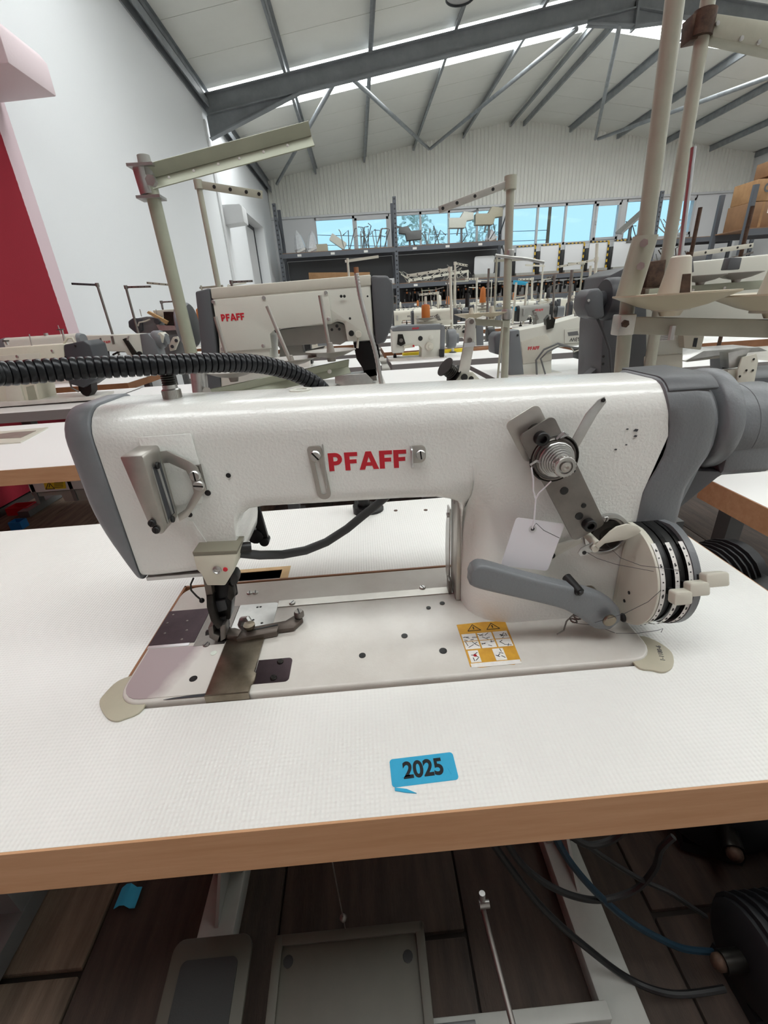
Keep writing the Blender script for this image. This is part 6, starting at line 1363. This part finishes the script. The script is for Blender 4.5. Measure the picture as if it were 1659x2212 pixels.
rodbundle('loose wire frames on the top shelf right of the tall upright', 2.75, 7, .5, seed=8, m='frame_dk'); rodbundle('pile of white drilled bars on the middle shelf of the second bay', 2.3, 12, .34, 1, .9, 'ivory', .5, 5); rodbundle('second pile of white drilled bars on the middle shelf', 3.4, 12, .34, 1, .9, 'ivory', .5, 6)
o = thing('drilled_bar', 'long white drilled bar lying across the middle shelf front', 'bar', (1.9, RY0+.1, SH(1))); obj('bar', G().beam((0, 0, .06), (1.9, 0, .22), .03, .07), 'ivory', o)
for i in range(6): hole(o, (.15+.3*i, -.016, .073+.0253*i), (0, -1, 0), .02, 'bar_hole')
[obj('bar_rest', G().box(q, q+.05, -.02, .02, 0, .06+q*.085), 'ivory', o) for q in (0, 1.85)]
def headunit(label, x, z_, sc, m, tilt, fl):
    t = shelf_thing('machine_unit', label, 'machine unit', x, 0, .3); g = G(); obj('unit_post', G().box(-.03, .03, -.03, .03, 0, z_), 'frame_dk', t)
    b = obj('unit_body', G().prism([(-.4*sc*fl, .0), (.1*sc*fl, -.02), (.14*sc*fl, .16), (.35*sc*fl, .18), (.35*sc*fl, .36*sc), (.05*sc*fl, .40*sc), (-.05*sc*fl, .25*sc), (-.4*sc*fl, .26*sc)], (0, -.1, z_), (1, 0, 0), (0, 0, 1), -.25), m, t, bevel=.01)
    obj('unit_arm', G().beam((.05*fl, -.05, z_+.3*sc), (.5*sc*fl, -.05, z_+.42*sc), .05, .05), 'frame_dk', t); obj('unit_stay', G().beam((-.1*fl, -.05, z_), (-.15*fl, -.05, z_-.2), .03, .04), 'frame_dk', t); obj('unit_cable', G().tube([(.1, -.12, z_), (.15, -.14, z_-.2), (.05, -.1, z_-.35), (0, -.05, .02)], .012, 6), 'charcoal', t)
headunit('white machine unit held up on a post before the second window', 3.6, .42, 1.0, 'paint_smooth', 0, 1); headunit('beige machine unit with a tilted cover before the second window', 4.45, .46, 1.1, 'beigeplate', 0, 1); headunit('dark framed unit beside the tall rack upright', 2.0, .18, .9, 'frame_dk', 0, -1)
o = shelf_thing('seat_panel', 'white rounded seat panel standing on the middle shelf', 'panel', 4.35, 1, .35); obj('panel', G().prism(rrect(-.32, .32, .12, .62, .06, 4), (0, 0, 0), (1, 0, 0), (0, -.1, 1), -.04), 'frame_white', o, bevel=.008); obj('panel_foot', G().box(-.35, .35, -.25, .1, 0, .12), 'framepaint', o, bevel=.01)
for i in range(5):
    x = 5.35+i*.78; o = shelf_thing('hazard_panel', 'white panel unit with black and yellow striped frame, %s from the left' % ORD[i], 'panel', x, 1, .35, 'striped panel units')
    obj('panel', G().box(0, .56, -.02, .05, .08, .78), 'frame_white', o, bevel=.01); obj('black_side', G().box(-.12, -.02, -.05, .10, 0, .66), 'black', o, bevel=.006)
    g = G(); g2 = G()
    for q in range(10):
        (g if q % 2 else g2).box(.58, .62, -.05, -.02, q*.08, q*.08+.08); (g if q % 2 else g2).box(.06*q, .06*q+.06, -.05, -.02, .80, .83)
    obj('yellow_stripe', g, 'hazard', o, smooth=0, kind='stuff'); obj('black_stripe', g2, 'black', o, smooth=0, kind='stuff'); obj('panel_foot', G().box(0, .6, -.15, .15, 0, .08), 'framepaint', o)
rodbundle('tangled steel chair frames on the right end shelf', 10.5, 9, .6, 0, .9, 'steel', .6, 9).location.z = T+1.70+.012
rodbundle('brown steel rods on the right end shelf', 9.2, 6, .5, 0, .7, 'rust', .4, 10).location.z = T+1.70+.012
o = thing('folding_frame', 'grey tilted flap frame before the fourth window', 'frame', (8.9, RY0+.3, T+1.712)); obj('flap', G().beam((-.35, 0, .25), (.4, 0, .85), .06, .3, up=(0, 1, .3)), 'steel', o); obj('flap_post', G().box(-.03, .03, -.03, .03, 0, .5), 'frame_dk', o)
rodbundle('heap of bars on the middle shelf right of the striped panels', 9.6, 10, .4, 1, 1.2, 'ivory', .6, 12); rodbundle('heap of dark frames on the middle shelf at the far right', 10.8, 8, .5, 1, 1.0, 'rust', .5, 13)
# carton rack at the right
o = V(9.35, 11.2, 0); rk = thing('storage_rack', 'grey steel rack holding brown cartons at the upper right', 'rack', tuple(o))
for x in (0, 2.9):
    for y in (0, 1.0): obj('rack_upright', G().box(x-.05, x+.05, y-.04, y+.04, 0, T+2.3), 'rackgrey', rk, smooth=0)
for z in (1.45, .5):
    obj('shelf_beam', G().box(0, 2.9, -.03, .03, T+z-.13, T+z), 'rackgrey', rk, smooth=0); obj('shelf_beam', G().box(0, 2.9, .97, 1.03, T+z-.13, T+z), 'rackgrey', rk, smooth=0); obj('shelf_board', G().box(0, 2.9, -.03, 1.03, T+z, T+z+.02), 'rackboard', rk, smooth=0)
for i, (x, z, w_, h_, lab) in enumerate(((.08, 0, .62, .52, 'brown carton at the lower left of the carton stack'), (.75, 0, .60, .55, 'brown carton, second in the lower row of the carton stack'), (1.40, 0, .62, .50, 'brown carton in the lower row at the right edge'), (.12, .53, .66, .42, 'brown carton with a round dark logo in the upper row'), (.84, .56, .60, .48, 'tall brown carton second in the upper row'), (1.48, .52, .6, .45, 'brown carton at the right of the upper row'), (.55, 1.05, .75, .30, 'flat carton on top of the stack under the roof'))):
    t = thing('carton', lab, 'carton', (o.x+x, o.y+.12, T+1.472+z), 0, 'cartons on the right rack'); obj('carton_body', G().box(0, w_, 0, .7, 0, h_), 'carton' if i % 2 else 'carton_dk', t, bevel=.008); obj('carton_tape', G().box(w_*.45, w_*.55, -.002, .0, 0, h_), 'carton', t, smooth=0)
    obj('carton_label', G().box(w_*.7, w_*.92, -.003, 0, h_*.55, h_*.85), 'labelwhite', t, smooth=0)
    if i == 3: obj('logo', G().lathe((w_*.4, -.003, h_*.6), (0, -1, 0), [(.09, 0), (.09, .001), (.05, .001), (.05, 0)], 18), 'dkgrey', t)

# ================================================================== MOTORS AND CABLES UNDER THE TABLES
def clutch(label, p_, sc, m='motor_dk', rz=0):
    t = thing('clutch_motor', label, 'motor', tuple(p_), rz); 
    obj('motor_drum', G().lathe((-.10*sc, 0, .12*sc), (1, 0, 0), [(0, 0), (.08*sc, 0), (.095*sc, .012*sc), (.095*sc, .10*sc), (.085*sc, .105*sc), (.085*sc, .12*sc), (.095*sc, .125*sc), (.095*sc, .2*sc), (.06*sc, .22*sc), (0, .22*sc)], 24), m, t)
    obj('terminal_box', G().box(-.07*sc, .08*sc, -.14*sc, -.08*sc, .06*sc, .16*sc), 'black', t, bevel=.004); g = G()
    for i in range(7): g.lathe((-.08*sc+.022*sc*i, 0, .12*sc), (1, 0, 0), [(.096*sc, 0), (.104*sc, .002), (.104*sc, .006), (.096*sc, .008)], 20)
    obj('cooling_fins', g, m, t); obj('pulley', G().cyl((.12*sc, 0, .12*sc), (.15*sc, 0, .12*sc), .05*sc, n=18), 'darkmetal', t); obj('shaft_end', G().cyl((-.14*sc, 0, .12*sc), (-.10*sc, 0, .12*sc), .02*sc, n=12), 'darkmetal', t); obj('motor_foot', G().box(-.09*sc, .1*sc, -.06*sc, .06*sc, 0, .03*sc), m, t); obj('end_knob', G().ball((-.145*sc, 0, .12*sc), .016*sc), 'rust', t); obj('box_lid', G().box(-.06*sc, .07*sc, -.143*sc, -.14*sc, .07*sc, .15*sc), 'charcoal', t, bevel=.002)
    return t
clutch('black motor lying on the floor at the lower right', V(.85, .02, 0), .8); clutch('black motor further back on the floor at the lower right', V(.90, .27, .02), .9, rz=1.2)
clutch('dark blue motor at the lower right edge', V(1.10, .10, 0), 1.0, 'motor_blue', 1.1); clutch('dark motor hanging under the right table', V(1.02, .55, .36), .8, 'motor_dk', .3)
obj('motor_crate', G().box(-.12, .12, -.15, .15, 0, .01).box(-.12, -.11, -.15, .15, 0, .30).box(.11, .12, -.15, .15, 0, .3).box(-.12, .12, -.15, -.14, 0, .3).box(-.12, .12, .14, .15, 0, .3), 'charcoal', loc=(1.0, .60, .012), label='dark open crate under the hanging motor', cat='crate')
def ob_(L):
    o = []
    for x, y, yy in L:
        p_ = at(830+x/2, 1700+y/2, yy); o.append(p_ if p_.z > .052 else at(830+x/2, 1700+y/2, .052, 2))
    return o
for lab, L_, r, m in (('black cable sagging lowest under the table to the right motor', [(440, 200, 0.065), (560, 370, 0.056), (700, 540, 0.048), (870, 690, 0.040), (1060, 830, 0.033), (1250, 895, 0.030), (1470, 872, 0.031)], .0052, 'cable'),
                      ('teal cable hanging from the table to the right', [(725, 190, 0.066), (800, 320, 0.059), (920, 460, 0.052), (1060, 580, 0.046), (1200, 660, 0.042), (1300, 700, 0.040), (1420, 712, 0.039)], .0052, 'cableteal'),
                      ('black cable looping in the middle under the table', [(510, 210, 0.065), (600, 340, 0.058), (720, 430, 0.053), (850, 480, 0.051), (960, 485, 0.051), (1090, 440, 0.053), (1170, 350, 0.057), (1195, 270, 0.062), (1250, 215, 0.064)], .0048, 'cable'),
                      ('thin black cable running straight to the right motor', [(790, 190, 0.066), (960, 310, 0.059), (1100, 395, 0.055), (1230, 455, 0.052), (1300, 500, 0.05), (1390, 560, 0.05)], .0035, 'cable'),
                      ('short black cable loop just below the table edge', [(790, 200, 0.065), (880, 250, 0.062), (980, 230, 0.064), (1060, 170, 0.067)], .0048, 'cable')):
    P_ = catmull(ob_(L_), 8); obj('cable', G().tube(P_, r, 8), m, label=lab, cat='cable', group='cables under the table')
